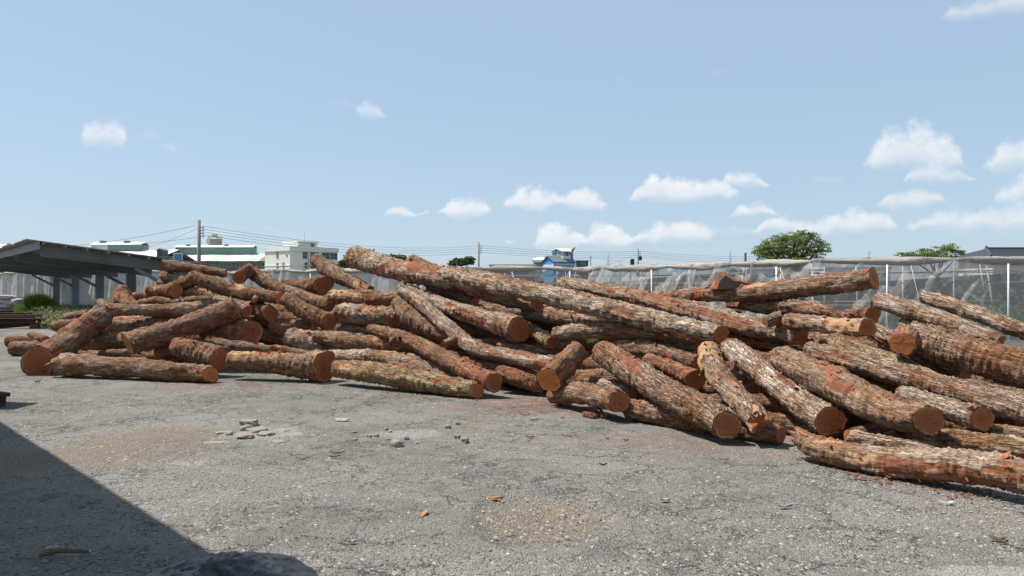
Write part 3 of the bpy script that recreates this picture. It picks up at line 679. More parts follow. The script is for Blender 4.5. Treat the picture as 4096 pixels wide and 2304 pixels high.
def cap_mesh(ring, cen, nrm, seed, parent, lit_tone, ragged=0.0):
    m = len(ring); rings = [1.0, .93, .72, .48, .24]
    V, cap = [], []
    th = np.linspace(0, 2 * np.pi, m, endpoint=False)
    for q in rings:
        V.append(cen + (ring - cen) * q); cap.append(np.c_[np.cos(th) * q, np.sin(th) * q, np.full(m, seed)])
    V.append(cen[None]); cap.append(np.array([[0, 0, seed]])); V, cap = np.vstack(V), np.vstack(cap)
    bump = (fbm(cap * np.array((3.5, 3.5, 1)) + seed, 4, .6) - .5); rr = np.hypot(cap[:, 0], cap[:, 1])
    r0 = np.linalg.norm(ring - cen, axis=1).mean()
    V = V + nrm * ((bump * (.05 + ragged) * (rr < .97)) * r0)[:, None]
    fc = []
    for k in range(len(rings) - 1):
        for i in range(m):
            j = (i + 1) % m; fc.append((k * m + i, k * m + j, (k + 1) * m + j, (k + 1) * m + i))
    b = (len(rings) - 1) * m
    for i in range(m): fc.append((b + i, b + (i + 1) % m, len(V) - 1))
    return mesh_obj('cut_face', V, fc, M['cut'], parent, True, dict(cap=cap, lit_tone=np.full(len(V), lit_tone)))

LOGSEED = [0]
def make_log(P, R, px, tone, peel, ol=0.0, a=0.0, b=0.0, la=.09, lb=.09, fa=0.0, fb=0.0, ga=.35, gb=.35, rag='', stub=(), bare=0.0, smo=None, name='log', fine=None, caps='ab', parent=None):
    LOGSEED[0] += 1; sd = LOGSEED[0] * 13.37
    rs = np.random.default_rng(LOGSEED[0] * 101)
    Lw = np.linalg.norm(np.diff(P, axis=0), axis=1).sum()
    ppm = px / 4 / (2 * np.mean(R))                       # render pixels per metre
    n = int(np.clip(Lw * ppm / 1.6, 8, 260)); m = int(np.clip(2 * math.pi * np.max(R) * ppm / 1.7, 14, 100))
    C = catmull(P, n); sl = np.r_[0, np.cumsum(np.linalg.norm(np.diff(P, axis=0), axis=1))]
    s = np.linspace(0, sl[-1], n); r = np.interp(s, sl, R)
    # gentle natural waver
    T, Nn, Bn = frames(C)
    wob = np.c_[fbm(np.c_[s * 1.1 + sd, s * 0, s * 0 + 1.0], 3) - .5, fbm(np.c_[s * 1.1 - sd, s * 0 + 7, s * 0], 3) - .5]
    wob -= np.linspace(wob[0], wob[-1], n); C = C + (Nn * wob[:, :1] + Bn * wob[:, 1:]) * (.35 * np.mean(R))
    T, Nn, Bn = frames(C)
    th = np.linspace(0, 2 * np.pi, m, endpoint=False); ct, st = np.cos(th), np.sin(th)
    lc = np.stack([np.repeat(s[:, None], m, 1), r[:, None] * ct, r[:, None] * st], -1).reshape(-1, 3)
    q = lc + np.array((sd, sd * .37, sd * .73))
    rr = np.repeat(r[:, None], m, 1).ravel(); ss = np.repeat(s[:, None], m, 1).ravel(); ends = np.minimum(ss, sl[-1] - ss)
    lob = 1 + .22 * (fbm(np.c_[q[:, 0] * .9, q[:, 1] / rr * .9, q[:, 2] / rr * .9], 3) - .5) * 1.6
    if la: lob += la * np.exp(-ss / (2.0 * r[0])) * (fbm(np.c_[q[:, 1] / rr * 1.3 + 5, q[:, 2] / rr * 1.3, rr * 0], 2) - .35) * 2
    if lb: lob += lb * np.exp(-(sl[-1] - ss) / (2.0 * r[-1])) * (fbm(np.c_[q[:, 1] / rr * 1.3 + 9, q[:, 2] / rr * 1.3, rr * 0 + 3], 2) - .35) * 2
    if fa: lob += fa * np.exp(-ss / (1.5 * r[0]))
    if fb: lob += fb * np.exp(-(sl[-1] - ss) / (1.5 * r[-1]))
    for _ in range(int(Lw * 1.1) + 1):                     # healed knots
        ks, kt = rs.uniform(.1, .9) * Lw, rs.uniform(0, 6.283)
        dth = (np.repeat(th[None], n, 0).ravel() - kt + np.pi) % (2 * np.pi) - np.pi
        lob += rs.uniform(.06, .22) * np.exp(-((ss - ks) / (.5 * rr)) ** 2 - (dth / .45) ** 2)
    pl = fbm(np.c_[q[:, 0] * 1.5, q[:, 1] * 5, q[:, 2] * 5], 4, .55)
    thr = np.quantile(pl, 1 - np.clip(peel * .62, 0, .95))
    pm = sstep(-.05, .05, pl - thr); pm = np.maximum(pm, .75 * np.exp(-ends / .05) * (vnoise(q * 9) > .45))
    bk = fbm(np.c_[q[:, 0] * 7, q[:, 1] * 22, q[:, 2] * 22], 3, .6) - .5
    rad = rr * lob + bk * .040 * (1 - .6 * pm) - pm * .014
    X = C[:, None] + (rad.reshape(n, m)[..., None]) * (Nn[:, None] * ct[None, :, None] + Bn[:, None] * st[None, :, None])
    toc = np.array((0, 0, EYE))
    end_n = {}
    for e, idx, sg, w in (('a', 0, -1, a), ('b', n - 1, 1, b)):
        nr = sg * T[idx]; tc = toc - C[idx]; tc /= np.linalg.norm(tc)
        nr2 = nr * (1 - w) + tc * w + rs.normal(0, .05, 3); nr2 /= np.linalg.norm(nr2)
        dn = max(.45, nr2 @ nr)
        off = -((X[idx] - C[idx]) @ nr2) / dn; off = np.clip(off, -1.3 * r[idx], 1.3 * r[idx])
        if e in rag: off = off + (vnoise(np.c_[ct * 2.6 + sd, st * 2.6, ct * 0]) - .5) * 1.5 * r[idx] + (vnoise(np.c_[ct * 7 + sd, st * 7, ct * 0]) - .5) * .5 * r[idx]
        zone = np.clip(1 - np.abs(s - s[idx]) / (2.6 * r[idx]), 0, 1)
        X = X + zone[:, None, None] * off[None, :, None] * nr
        end_n[e] = nr2
    V = X.reshape(-1, 3)
    i0 = (np.arange(n - 1)[:, None] * m + np.arange(m)[None]).ravel(); i1 = (np.arange(n - 1)[:, None] * m + (np.arange(m)[None] + 1) % m).ravel()
    Fc = np.c_[i0, i1, i1 + m, i0 + m]
    full = np.ones(len(V))
    o = mesh_obj(name, V, Fc, M['bark'], parent, True, dict(lc=q, smooth=full * (rs.uniform(0, .5) if smo is None else smo), bare=full * bare, tone=full * tone, olive=full * ol, peel=pm, fine=full * (rs.uniform(0, .8) if fine is None else fine)))
    for e, idx, gl in (('a', 0, ga), ('b', n - 1, gb)):
        if e in caps:
            rg = X[idx] if e == 'b' else X[idx][::-1]
            cap_mesh(rg, rg.mean(0), end_n[e], sd + idx * .01, o, gl, .30 if e in rag else 0.0)
    for (tq, dr, ln, rd) in stub:
        k = int(tq * (n - 1)); d = np.array(dr, float); d /= np.linalg.norm(d)
        base = C[k] + d * r[k] * .6; tip = C[k] + d * (r[k] + ln)
        make_log(np.array([base, tip]), np.array([rd * 1.35, rd]), max(px * rd / np.mean(R), 10), tone, min(.9, peel + .3), ol, b=.3, gb=.12 if rd > .14 else .85, fb=.1, name='branch_stub', caps='b', parent=o)
    # torn bark shreds standing off the surface
    if name == 'log':
        cnt = int(np.clip(Lw * np.mean(R) * 6.28 * (22 + 130 * peel), 8, 340))
        cand = np.where(pm > .1)[0]; cand = cand if len(cand) else np.arange(len(V))
        ii = np.where(rs.random(cnt) < .75, rs.choice(cand, cnt), rs.integers(0, len(V), cnt))
        kk, mm = ii // m, ii % m
        ok = (kk > 1) & (kk < n - 2); ii, kk, mm = ii[ok], kk[ok], mm[ok]; cnt = len(ii)
        if cnt:
            nv = Nn[kk] * ct[mm][:, None] + Bn[kk] * st[mm][:, None]; tv = T[kk]; bv = np.cross(tv, nv)
            an = rs.normal(0, .7, cnt)[:, None]; d1 = tv * np.cos(an) + bv * np.sin(an); d2 = np.cross(nv, d1)
            ln = rs.gamma(2.0, .011, cnt)[:, None] + .010; wd = ln * rs.uniform(.15, .45, cnt)[:, None]; lf = ln * rs.uniform(.1, .9, cnt)[:, None]
            p0 = V[ii] - nv * .004
            vv = np.stack([p0 - d2 * wd, p0 + d2 * wd, p0 + d1 * ln * .55 + d2 * wd * .9 + nv * lf * .55, p0 + d1 * ln * .55 - d2 * wd + nv * lf * .4,
                           p0 + d1 * ln + d2 * wd * .4 + nv * lf * rs.uniform(.3, 1.3, cnt)[:, None], p0 + d1 * ln * .9 - d2 * wd * .5 + nv * lf * .8], 1).reshape(-1, 3)
            bi = np.arange(cnt)[:, None] * 6
            fcs = np.vstack([bi + np.array([[0, 1, 2, 3]]), bi + np.array([[3, 2, 4, 5]])])
            tag(mesh_obj('torn_bark_shreds', vv, fcs, M['fibre'], o), kind='stuff')
    return o

LOG_GROUP = 'felled logs heaped in the yard'
for s in SPEC:
    px = np.mean([p[2] for p in s['pts']])
    o = make_log(s['P'], s['R'], px, s['tone'], s['peel'], **{k: s[k] for k in ('ol', 'a', 'b', 'la', 'lb', 'fa', 'fb', 'ga', 'gb', 'rag', 'stub', 'bare', 'smo', 'fine') if k in s})
    tag(o, s['label'], 'log', LOG_GROUP)

# broken stump on the back of the jutting log
def broken_stump():
    s = next(q for q in SPEC if q['label'].startswith('log jutting out high')); o = next(q for q in COL.objects if q.get('label') == s['label'])
    Y = float(np.interp(2930, [p[0] for p in s['pts']], s['Y'])); out = [(2838,1158),(2852,1122),(2866,1090),(2880,1087),(2900,1098),(2925,1110),(2945,1117),(2990,1123),(3004,1134),(2992,1148),(2950,1160)]
    n = len(out); V, fc = [], []
    for k, (dy, sc) in enumerate(((-.14, .72), (-.09, .95), (0, 1.0), (.09, .95), (.14, .7))):
        cx, cy = 2915, 1146
        for j, (x, y) in enumerate(out):
            w = 1 + .10 * math.sin(j * 2.3 + k * 1.9); V.append(at(cx + (x - cx) * sc * w, cy + (y - cy) * sc * w, Y) + np.array((0, dy, 0)))
    for k in range(4):
        for j in range(n): j2 = (j + 1) % n; fc.append((k * n + j, k * n + j2, (k + 1) * n + j2, (k + 1) * n + j))
    fc.append(tuple(range(n))[::-1]); fc.append(tuple(4 * n + j for j in range(n)))
    st = mesh_obj('broken_stump', V, fc, M['trunkbark'], o); st.data.materials.append(M['fibre'])
    for p in st.data.polygons:
        if p.normal.z > .35: p.material_index = 1
broken_stump()
# logs buried inside the heap, glimpsed through the gaps
def bury(p, r, rs):
    c = p[len(p) // 2]
    o = make_log(p[[0, 5, 13]], np.array((r, r * .97, r * .9)), 2 * r * F / c[1] * .7, rs.uniform(.05, .4), .12)
    tag(o, 'log buried deep inside the pile, glimpsed only through dark gaps', 'log', 'buried logs inside the pile')
def fill_pile(want=40):
    smp = []
    for s in SPEC:
        C = catmull(s['P'], 24); rr = np.interp(np.linspace(0, 1, 24), s['u'], s['R']); smp.append(np.c_[C, rr])
    smp = np.vstack(smp); nvis = len(smp); rs = np.random.default_rng(5)
    def px(q): return np.c_[CX + q[:, 0] / q[:, 1] * F, HZ + (EYE - q[:, 2]) / q[:, 1] * F, q[:, 3] / q[:, 1] * F]
    def free(p, r, k):
        if (np.linalg.norm(p[:, None] - smp[None, :, :3], axis=2) < (r + smp[None, :, 3]) * k).any(): return False
        a, b = px(np.c_[p, np.full(len(p), r)]), px(smp)          # it must lie behind every log it crosses in depth
        hit = np.hypot(a[:, None, 0] - b[None, :, 0], a[:, None, 1] - b[None, :, 1]) < (a[:, None, 2] + b[None, :, 2]) * .95
        return not (hit[:, :nvis] & (p[:, None, 1] < smp[None, :nvis, 1] + .12)).any()
    # 1. close the gaps through which daylight would show
    gx, gy_ = np.meshgrid(np.arange(330, 4100, 16), np.arange(1190, 1960, 14)); g = np.c_[gx.ravel(), gy_.ravel()].astype(float)
    lim = np.interp(g[:, 0], [0, 400, 900, 3000, 3100, 4200], [1330, 1280, 1240, 1240, 1350, 1420]); g = g[(g[:, 1] > lim) & (g[:, 1] < base_row(g[:, 0]) - 55)]
    def covered(q): i = px(q); return (np.hypot(g[:, None, 0] - i[None, :, 0], g[:, None, 1] - i[None, :, 1]) < i[None, :, 2] * 1.02).any(1)
    cov = covered(smp); n = 0
    for k in rs.permutation(len(g)):
        if cov[k] or n > 70: continue
        ip = px(smp); near = np.hypot(ip[:, 0] - g[k, 0], ip[:, 1] - g[k, 1]) < 130; Y0 = smp[near, 1].min() if near.any() else heap_depth(*g[k])
        done = False
        for dY in np.arange(.25, 4.6, .18):
            for r in (.20, .16, .13, .10):
                for an in (-.55, -.2, .15, .6):
                    c = at(g[k, 0], g[k, 1], Y0 + dY)
                    if c[2] < r * .9 or c[2] > 1.7: continue
                    d = np.array((math.cos(an), math.sin(an), rs.normal(0, .06)))
                    for hl in (1.0, .6):
                        p = c[None] + d[None] * np.linspace(-hl, hl, 14)[:, None]
                        if p[:, 2].min() < r * .85 or not free(p, r, .84): continue
                        i = px(np.c_[p, np.full(14, r)])
                        if (i[:, 1] - i[:, 2] < np.interp(i[:, 0], [0, 400, 900, 3000, 3100, 4200], [1300, 1250, 1200, 1200, 1300, 1380])).any(): continue
                        bury(p, r, rs); new = np.c_[p, np.full(14, r)]; smp = np.vstack([smp, new]); cov |= covered(new); n += 1; done = True; break
                    if done: break
                if done: break
            if done: break
    # 2. and give the heap a body
    made = 0
    for _ in range(9000):
        if made >= want: break
        x = rs.uniform(150, 4250); Yb = EYE * F / (base_row(x) - HZ); dp = rs.uniform(1.4, 4.6); r = rs.uniform(.13, .21)
        top = min(.60 * dp, 1.55) - r - .10
        if top < r: continue
        z = rs.uniform(r, max(r + .01, top)) if rs.random() > .4 else r + .005
        if z > top: continue
        c = np.array(((x - CX) / F * Yb, Yb + dp, z)); an = rs.normal(-.25, .35); d = np.array((math.cos(an), math.sin(an), 0)); hl = rs.uniform(.9, 1.7)
        if x < 900: hl *= .6
        p = c[None] + d[None] * np.linspace(-hl, hl, 14)[:, None]
        if not free(p, r, .82): continue
        if (p[:, 1] < EYE * F / (base_row(p[:, 0] / p[:, 1] * F + CX) - HZ) + .3).any(): continue
        bury(p, r, rs); smp = np.vstack([smp, np.c_[p, np.full(14, r)]]); made += 1
    print('buried', n, made, 'open', int((~cov).sum()), 'of', len(g))
fill_pile()
# ------------------------------------------------------------------ netting fence of the plant nursery
def net_run(pts, H, label, mat, drape, posts, rails, seed, seg_roll=2.4, roll_r=.085, cat='fence'):
    pts = [np.array(p, float) for p in pts]
    root = empty('net_fence', (*pts[0][:2], 0)); b0 = np.array((*pts[0][:2], 0)); tag(root, label, cat)
    sl = np.r_[0, np.cumsum([np.linalg.norm(q - p) for p, q in zip(pts, pts[1:])])]; LL = sl[-1]
    def pos(s): return np.c_[np.interp(s, sl, [p[0] for p in pts]), np.interp(s, sl, [p[1] for p in pts])]
    def nrm(s):
        d = pos(s + .05) - pos(s - .05); d /= np.linalg.norm(d, axis=1)[:, None] + 1e-9; n = np.c_[d[:, 1], -d[:, 0]]
        c = pos(s); return np.where((n * -c).sum(1)[:, None] > 0, n, -n)
    ns, nz = int(LL / .055) + 2, 44
    S, Z = np.meshgrid(np.linspace(0, LL, ns), np.linspace(0, 1, nz)); s, z = S.ravel(), Z.ravel()
    hh = H + (fbm(np.c_[s * .7, s * 0 + seed, s * 0], 3) - .5) * .07
    diag = fbm(np.c_[s * 1.5 + z * 2.2 + seed, z * .8, s * 0], 4, .6); diag2 = fbm(np.c_[s * 2.6 - z * 3.4, z * 1.2, s * 0 + seed], 3, .6)
    if drape:                                              # heavy cloth hangs in soft upright folds
        diag = fbm(np.c_[s * 2.0 + seed + .5 * z, z * .35, s * 0], 3, .5); diag2 = fbm(np.c_[s * .9 - z * .9, z * .6, s * 0 + seed], 3, .5)
    off = (diag - .5) * (.38 if drape else .55) + (diag2 - .5) * .25
    diag3 = fbm(np.c_[s * 3.1 + z * 5.5 + seed, z * 1.2, s * 0 + 3], 3, .55)
    rid = np.clip(1 - np.abs(diag - .5) * 60, 0, 1) + np.clip(1 - np.abs(diag2 - .48) * 60, 0, 1) * .8 + np.clip(1 - np.abs(diag3 - .5) * 50, 0, 1) * .8
    rid = rid * (.3 if drape else 1.0) * (.4 + .6 * fbm(np.c_[s * .5, z * 2, s * 0 + 9], 2))
    n = nrm(s); c = pos(s)
    V = np.c_[c + n * off[:, None], z * hh] - b0
    i = (np.arange(nz - 1)[:, None] * ns + np.arange(ns - 1)[None]).ravel(); fc = np.c_[i, i + 1, i + 1 + ns, i + ns]
    mesh_obj('netting', V, fc, mat, root, True, dict(fold=np.clip(rid, 0, 1)))
    # rolled and tied upper hem, one sausage of cloth per bay
    k = max(1, int(LL / seg_roll)); cut = np.linspace(0, LL, k + 1)
    for j in range(k):
        m = 16; u = np.linspace(cut[j], cut[j + 1], m); f = (u - cut[j]) / (cut[j + 1] - cut[j]); th = np.linspace(0, 2 * np.pi, 12, endpoint=False)
        rr = roll_r * (.42 + .75 * np.sin(np.pi * f) ** .7) * (1 + .5 * (fbm(np.c_[u * 1.5, u * 0 + seed + j, u * 0], 2) - .5))
        sag = -.10 * np.sin(np.pi * f) * vnoise(np.array([[j + seed, 1.5, 0]]))[0]
        cc, nn = pos(u), nrm(u)
        wob = fbm(np.c_[np.repeat(u, 12) * 1.6 + np.tile(np.sin(th), m) * .8, np.tile(np.cos(th), m) * 1.4 + j, np.tile(np.sin(th), m) * 1.4], 3, .6)
        r2 = np.repeat(rr, 12) * (.35 + 1.3 * wob)
        V = np.c_[np.repeat(cc, 12, 0) + np.repeat(nn, 12, 0) * (r2 * np.tile(np.cos(th), m))[:, None] * 1.0, np.repeat(np.interp(u, s[:ns], hh[:ns]) - roll_r * .6 + sag, 12) + r2 * np.tile(np.sin(th), m)] - b0
        a = (np.arange(m - 1)[:, None] * 12 + np.arange(12)[None]).ravel(); b = (np.arange(m - 1)[:, None] * 12 + (np.arange(12)[None] + 1) % 12).ravel()
        mesh_obj('rolled_hem', V, np.c_[a, b, b + 12, a + 12], M['roll'], root, True)
    for u in posts:
        c, n = pos(np.array([u]))[0], nrm(np.array([u]))[0]
        q = np.array((*(c + n * .34), 0)) - b0; ln = np.array((random.uniform(-.03, .03), random.uniform(-.03, .03), 0))
        MB().tube([q, q + ln + (0, 0, H - .18)], .021, 8).build('post', M['pipe'], root, True)
    for k_ in range(0 if drape else int(LL / 1.3)):          # slanting cords that hold the cloth
        u0 = random.uniform(0, LL - 1.6); u1 = u0 + random.uniform(-1.2, 1.6); q = pos(np.array([u0, np.clip(u1, 0, LL)])); nn = nrm(np.array([u0, np.clip(u1, 0, LL)]))
        a_ = np.array((*(q[0] + nn[0] * .36), H - .2)) - b0; e_ = np.array((*(q[1] + nn[1] * .36), random.uniform(.1, 1.2))) - b0
        MB().tube([a_, (a_ + e_) / 2 - (0, 0, random.uniform(0, .12)), e_], .005, 5).build('cord', M['pipe'], root, True)
    for h, o, r in rails:
        u = np.linspace(0, LL, max(4, int(LL / 2))); c, n = pos(u), nrm(u)
        q = [np.array((*(c[k_] + n[k_] * o), h + .03 * math.sin(k_ * 1.7))) - b0 for k_ in range(len(u))]
        MB().tube(q, r, 6).build('rail', M['rail'], root, True)
    return root
def fx(x, Y): return ((x - CX) / F * Y, Y)
net_run([fx(4420, 18.6), fx(3900, 19.0), fx(3250, 20.6)], 2.26, 'see-through grey netting fence with white posts before the big tree', M['net'], 0, [2.3, 4.85, 7.55], [(1.9, -.25, .022), (1.62, -.3, .018), (1.15, -.3, .016), (.6, -.3, .016)], 3)
net_run([fx(3250, 20.6), fx(2650, 26.0), fx(2300, 29.5), fx(1870, 30.5)], 2.25, 'sagging grey netting fence with a rolled hem below the blue house', M['net'], 0, [.9, 6.3, 10.5, 14.5], [(1.9, -.25, .022), (1.5, -.3, .018)], 8, 2.9, .095)
net_run([fx(1870, 30.5), fx(1500, 33.0), fx(1040, 36.0), fx(700, 41.0)], 2.24, 'pale wrinkled netting fence in front of the white building', M['net_dense'], 1, [2.0, 8.0], [(1.7, -.3, .02)], 15, 2.2, .085)
net_run([fx(660, 55.0), fx(420, 57.5), fx(180, 60.0), fx(12, 63.0)], 2.55, 'pale netting screen hanging in folds behind the open shed', M['net_dense'], 1, [], [(1.7, -.3, .02)], 22, 2.6, .07)
net_run([fx(12, 63.0), fx(-60, 70.0)], 2.5, 'end panel of the hanging netting screen beside the banana leaves', M['net_dense'], 1, [], [(1.7, -.3, .02)], 25, 2.6, .07)
# frame and black shade cloth inside the netted plot
def inner_cloth():
    pts = [fx(4500, 27), fx(3300, 29), fx(2500, 37), fx(1700, 40)]
    sl = np.r_[0, np.cumsum([math.dist(p, q) for p, q in zip(pts, pts[1:])])]; ns, nz = 220, 12
    S, Z = np.meshgrid(np.linspace(0, sl[-1], ns), np.linspace(0, 1, nz)); s, z = S.ravel(), Z.ravel()
    X = np.interp(s, sl, [p[0] for p in pts]); Y = np.interp(s, sl, [p[1] for p in pts]); w = fbm(np.c_[s * 1.2 + z, z * 2, s * 0], 4)
    V = np.c_[X, Y + (w - .5) * .8, z * (1.80 + .16 * np.sin(s * .5))]
    i = (np.arange(nz - 1)[:, None] * ns + np.arange(ns - 1)[None]).ravel()
    o = mesh_obj('shade_cloth', V, np.c_[i, i + 1, i + 1 + ns, i + ns], M['shade'], None, True, dict(fold=np.zeros(len(V))))
    tag(o, 'black shade cloth stretched inside the netted plot', 'shade cloth')
    fr = empty('plot_frame', (*pts[1], 0)); b0 = np.array((*pts[1], 0)); tag(fr, 'light pipe frame with leaning poles standing inside the netted plot', 'frame')
    for k in range(15):
        x = 1900 + k * 172 + random.uniform(-30, 30); Yd = np.interp(x, [1700, 2500, 3300, 4500], [38, 34.5, 26, 24]) - 1.2
        p = np.array((*fx(x, Yd), 0)) - b0
        MB().tube([p, p + (random.uniform(-.5, .5) if k % 3 == 0 else 0, 0, 2.15)], .022, 6).build('pole', M['pipe'], fr, True)
    for h in (1.95, 1.62, .9):
        q = [np.array((*fx(x, np.interp(x, [1700, 2500, 3300, 4500], [37.5, 34, 25.5, 23.5])), h)) - b0 for x in (1800, 2500, 3300, 4300)]
        MB().tube(q, .02, 6).build('cross_rail', M['rail'], fr, True)
inner_cloth()

# ------------------------------------------------------------------ leaves
def leaves(name, centres, radii, n, size, mat, parent=None, flat=.6, rs=None, up=.0):
    rs = rs or np.random.default_rng(3)
    centres, radii = np.asarray(centres, float), np.asarray(radii, float)
    w = (radii.prod(1)) ** (2 / 3); k = rs.choice(len(centres), n, p=w / w.sum())
    d = rs.normal(0, 1, (n, 3)); d /= np.linalg.norm(d, axis=1)[:, None]; rad = rs.random(n) ** .38
    p = centres[k] + d * rad[:, None] * radii[k]
    nv = rs.normal(0, 1, (n, 3)); nv[:, 2] = np.abs(nv[:, 2]) + flat; nv /= np.linalg.norm(nv, axis=1)[:, None]
    a = np.cross(nv, rs.normal(0, 1, (n, 3))); a /= np.linalg.norm(a, axis=1)[:, None]; a[:, 2] += up; b = np.cross(nv, a)
    sz = (size * rs.uniform(.6, 1.4, n))[:, None]
    V = np.stack([p - a * sz, p + b * sz * .38, p + a * sz, p - b * sz * .38], 1).reshape(-1, 3)
    return mesh_obj(name, V, np.arange(n * 4).reshape(n, 4), mat, parent)
def tree(name, base, blobs, n, size, mat, label, group=None, trunk_r=.16, seed=1):
    root = empty(name, base); tag(root, label, 'tree', group); rs = np.random.default_rng(seed)
    b = np.array(base, float); cs = np.array([q[:3] for q in blobs]) - b; rd = np.array([q[3:] for q in blobs])
    top = cs.mean(0); fork = np.array((top[0] * .3, top[1] * .3, max(.8, cs[:, 2].min() * .55)))
    tb = MB().tube([(0, 0, 0), fork * .5, fork], [trunk_r * 1.3, trunk_r, trunk_r * .85], 9)
    for c in cs: tb.tube([fork * .96, fork * .5 + c * .5 + rs.normal(0, .12, 3), c], [trunk_r * .6, trunk_r * .38, trunk_r * .12], 6)
    tb.build('trunk', M['trunkbark'], root, True)
    sub, sr = [], []
    for c, r in zip(cs, rd):                                # break every mass of leaves into twig-sized tufts
        for _ in range(44):
            d = rs.normal(0, 1, 3); d /= np.linalg.norm(d); f = rs.random() ** .45 * 1.12
            sub.append(c + d * r * f); sr.append(r * rs.uniform(.10, .27) * np.array((1.25, 1.25, .55)) + .05)
    leaves('crown', sub, sr, n, size, mat, root, .4, rs)
    return root
def blob(x, y, Y, rx, ry): c = at(x, y, Y); return (*c, rx * Y / F, rx * Y / F * .8, ry * Y / F)
T = 82
_b = [blob(3160 + dx, 975 + dy, T, rx, ry) for dx, dy, rx, ry in ((0,15,85,42),(-70,15,60,32),(75,10,60,34),(20,-25,70,24),(-50,-15,55,24),(95,-22,34,18),(-120,32,34,18),(125,25,36,20),(-85,45,60,22),(60,48,80,24),(-10,40,110,40),(85,-38,22,11),(130,2,26,14),(-100,12,34,16),(45,-42,30,12))]
tree('broad_tree', (*at(3160, 1135, T)[:2], 0), _b, 17000, .10, M['leaf'], 'broad feathery green tree rising above the netting', None, .3, 4)
T = 85
tree('spreading_tree', (*at(3750, 1135, T)[:2], 0), [blob(3700,1012,T,55,16), blob(3770,1005,T,50,18), blob(3800,988,T,30,16), blob(3835,1010,T,30,10), blob(3625,1018,T,36,8), blob(3740,1030,T,90,14)], 3600, .13, M['leaf'], 'flat spreading green tree half hidden behind the netting', None, .2, 5)
T = 95
tree('small_tree', (*at(1385, 1135, T)[:2], 0), [blob(1385,1045,T,28,22), blob(1372,1060,T,22,16), blob(1400,1058,T,24,18)], 2200, .16, M['leaf'], 'small green tree between the white building and the longest log', 'small trees beyond the yard', .14, 6)
T = 110
tree('small_tree', (*at(1590, 1135, T)[:2], 0), [blob(1585,1032,T,34,16), blob(1560,1040,T,22,12), blob(1612,1038,T,18,12)], 2000, .18, M['leaf2'], 'dusky little tree top behind the crest of the longest log', 'small trees beyond the yard', .14, 7)
T = 60
tree('small_tree', (*at(1850, 1135, T)[:2], 0), [blob(1850,1048,T,38,12), blob(1815,1054,T,22,9), blob(1880,1042,T,22,15), blob(1835,1040,T,20,8)], 2400, .11, M['leaf2'], 'bushy tree top beside the slender utility pole', 'small trees beyond the yard', .12, 8)
T = 50
tree('small_tree', (*at(2920, 1135, T)[:2], 0), [blob(2920,1105,T,42,26), blob(2900,1118,T,30,18), blob(2950,1115,T,28,18)], 1500, .11, M['leaf'], 'blurred green shrub seen through the netting beyond the broken stump', 'small trees beyond the yard', .08, 9)
tree('banana_clump', (*at(20, 1135, 72)[:2], 0), [blob(12,1102,72,26,22), blob(45,1098,72,34,14), blob(-20,1090,72,40,30), blob(100,1098,74,50,12)], 1500, .35, M['leaf2'], 'dark leafy clump behind the end of the netting screen', None, .15, 10)
def ground_plants(name, label, cat, spots, n, size, mat, up, seed, kind='stuff'):
    rs = np.random.default_rng(seed); cs, rd = [], []
    for (x, y, z, rx, ry, rz) in spots: cs.append((x, y, z)); rd.append((rx, ry, rz))
    o = leaves(name, cs, rd, n, size, mat, None, .1, rs, up); tag(o, label, cat, None, kind); return o
sp = [(*at(x, 1225, Y)[:2], .35, 1.2, .6, .5) for x, Y in zip(range(2350, 4300, 70), np.interp(range(2350, 4300, 70), [2300, 3250, 4300], [35, 24, 22]))]
sp += [(*at(x, 1225, Y)[:2], .75, .9, .6, .35) for x, Y in zip(range(3500, 4300, 60), np.interp(range(3500, 4300, 60), [3250, 4300], [24.5, 22.5]))]
ground_plants('crop_plants', 'rows of green crop plants inside the netted plot', 'plants', sp, 9000, .07, M['crop'], .6, 21)
def bush():
    root = empty('grass_bush', (*at(148, 1235, 39)[:2], 0)); tag(root, 'bright green grassy bush beside the rusty steel beams', 'bush')
    rs = np.random.default_rng(31); n = 5200; px = rs.normal(0, .42, n); py = rs.normal(0, .35, n)
    d = np.c_[px * .9, py * .6, np.full(n, .75)] + rs.normal(0, .18, (n, 3)); d /= np.linalg.norm(d, axis=1)[:, None]
    hgt = 1.08 * np.exp(-(px / .85) ** 2 - (py / .9) ** 2) * rs.uniform(.5, 1.05, n); b = np.c_[px, py, hgt * .15]; w = rs.normal(0, 1, (n, 3)); w[:, 2] *= .2; w /= np.linalg.norm(w, axis=1)[:, None]
    tp = b + d * hgt[:, None]; md = b * .45 + tp * .55 + w * .01; ww = .016
    V = np.stack([b - w * ww, b + w * ww, md + w * ww, md - w * ww, tp, tp + w * .004], 1).reshape(-1, 3)
    bi = np.arange(n)[:, None] * 6
    tag(mesh_obj('grass_blades', V, np.vstack([bi + np.array([[0, 1, 2, 3]]), bi + np.array([[3, 2, 5, 4]])]), M['grass'], root), kind='stuff')
bush()
wd = [(*at(x, 1240, Y)[:2], .28, .8, .9, .42) for x, Y in ((185, 33), (230, 32), (270, 31), (310, 30), (350, 30), (390, 30), (300, 35), (350, 36), (230, 37), (400, 33), (250, 27.5), (290, 27.5))]
ground_plants('weeds', 'low tangle of dry yellow-green weeds between the steel beams and the shed posts', 'weeds', wd, 7000, .05, M['weed'], .3, 33)

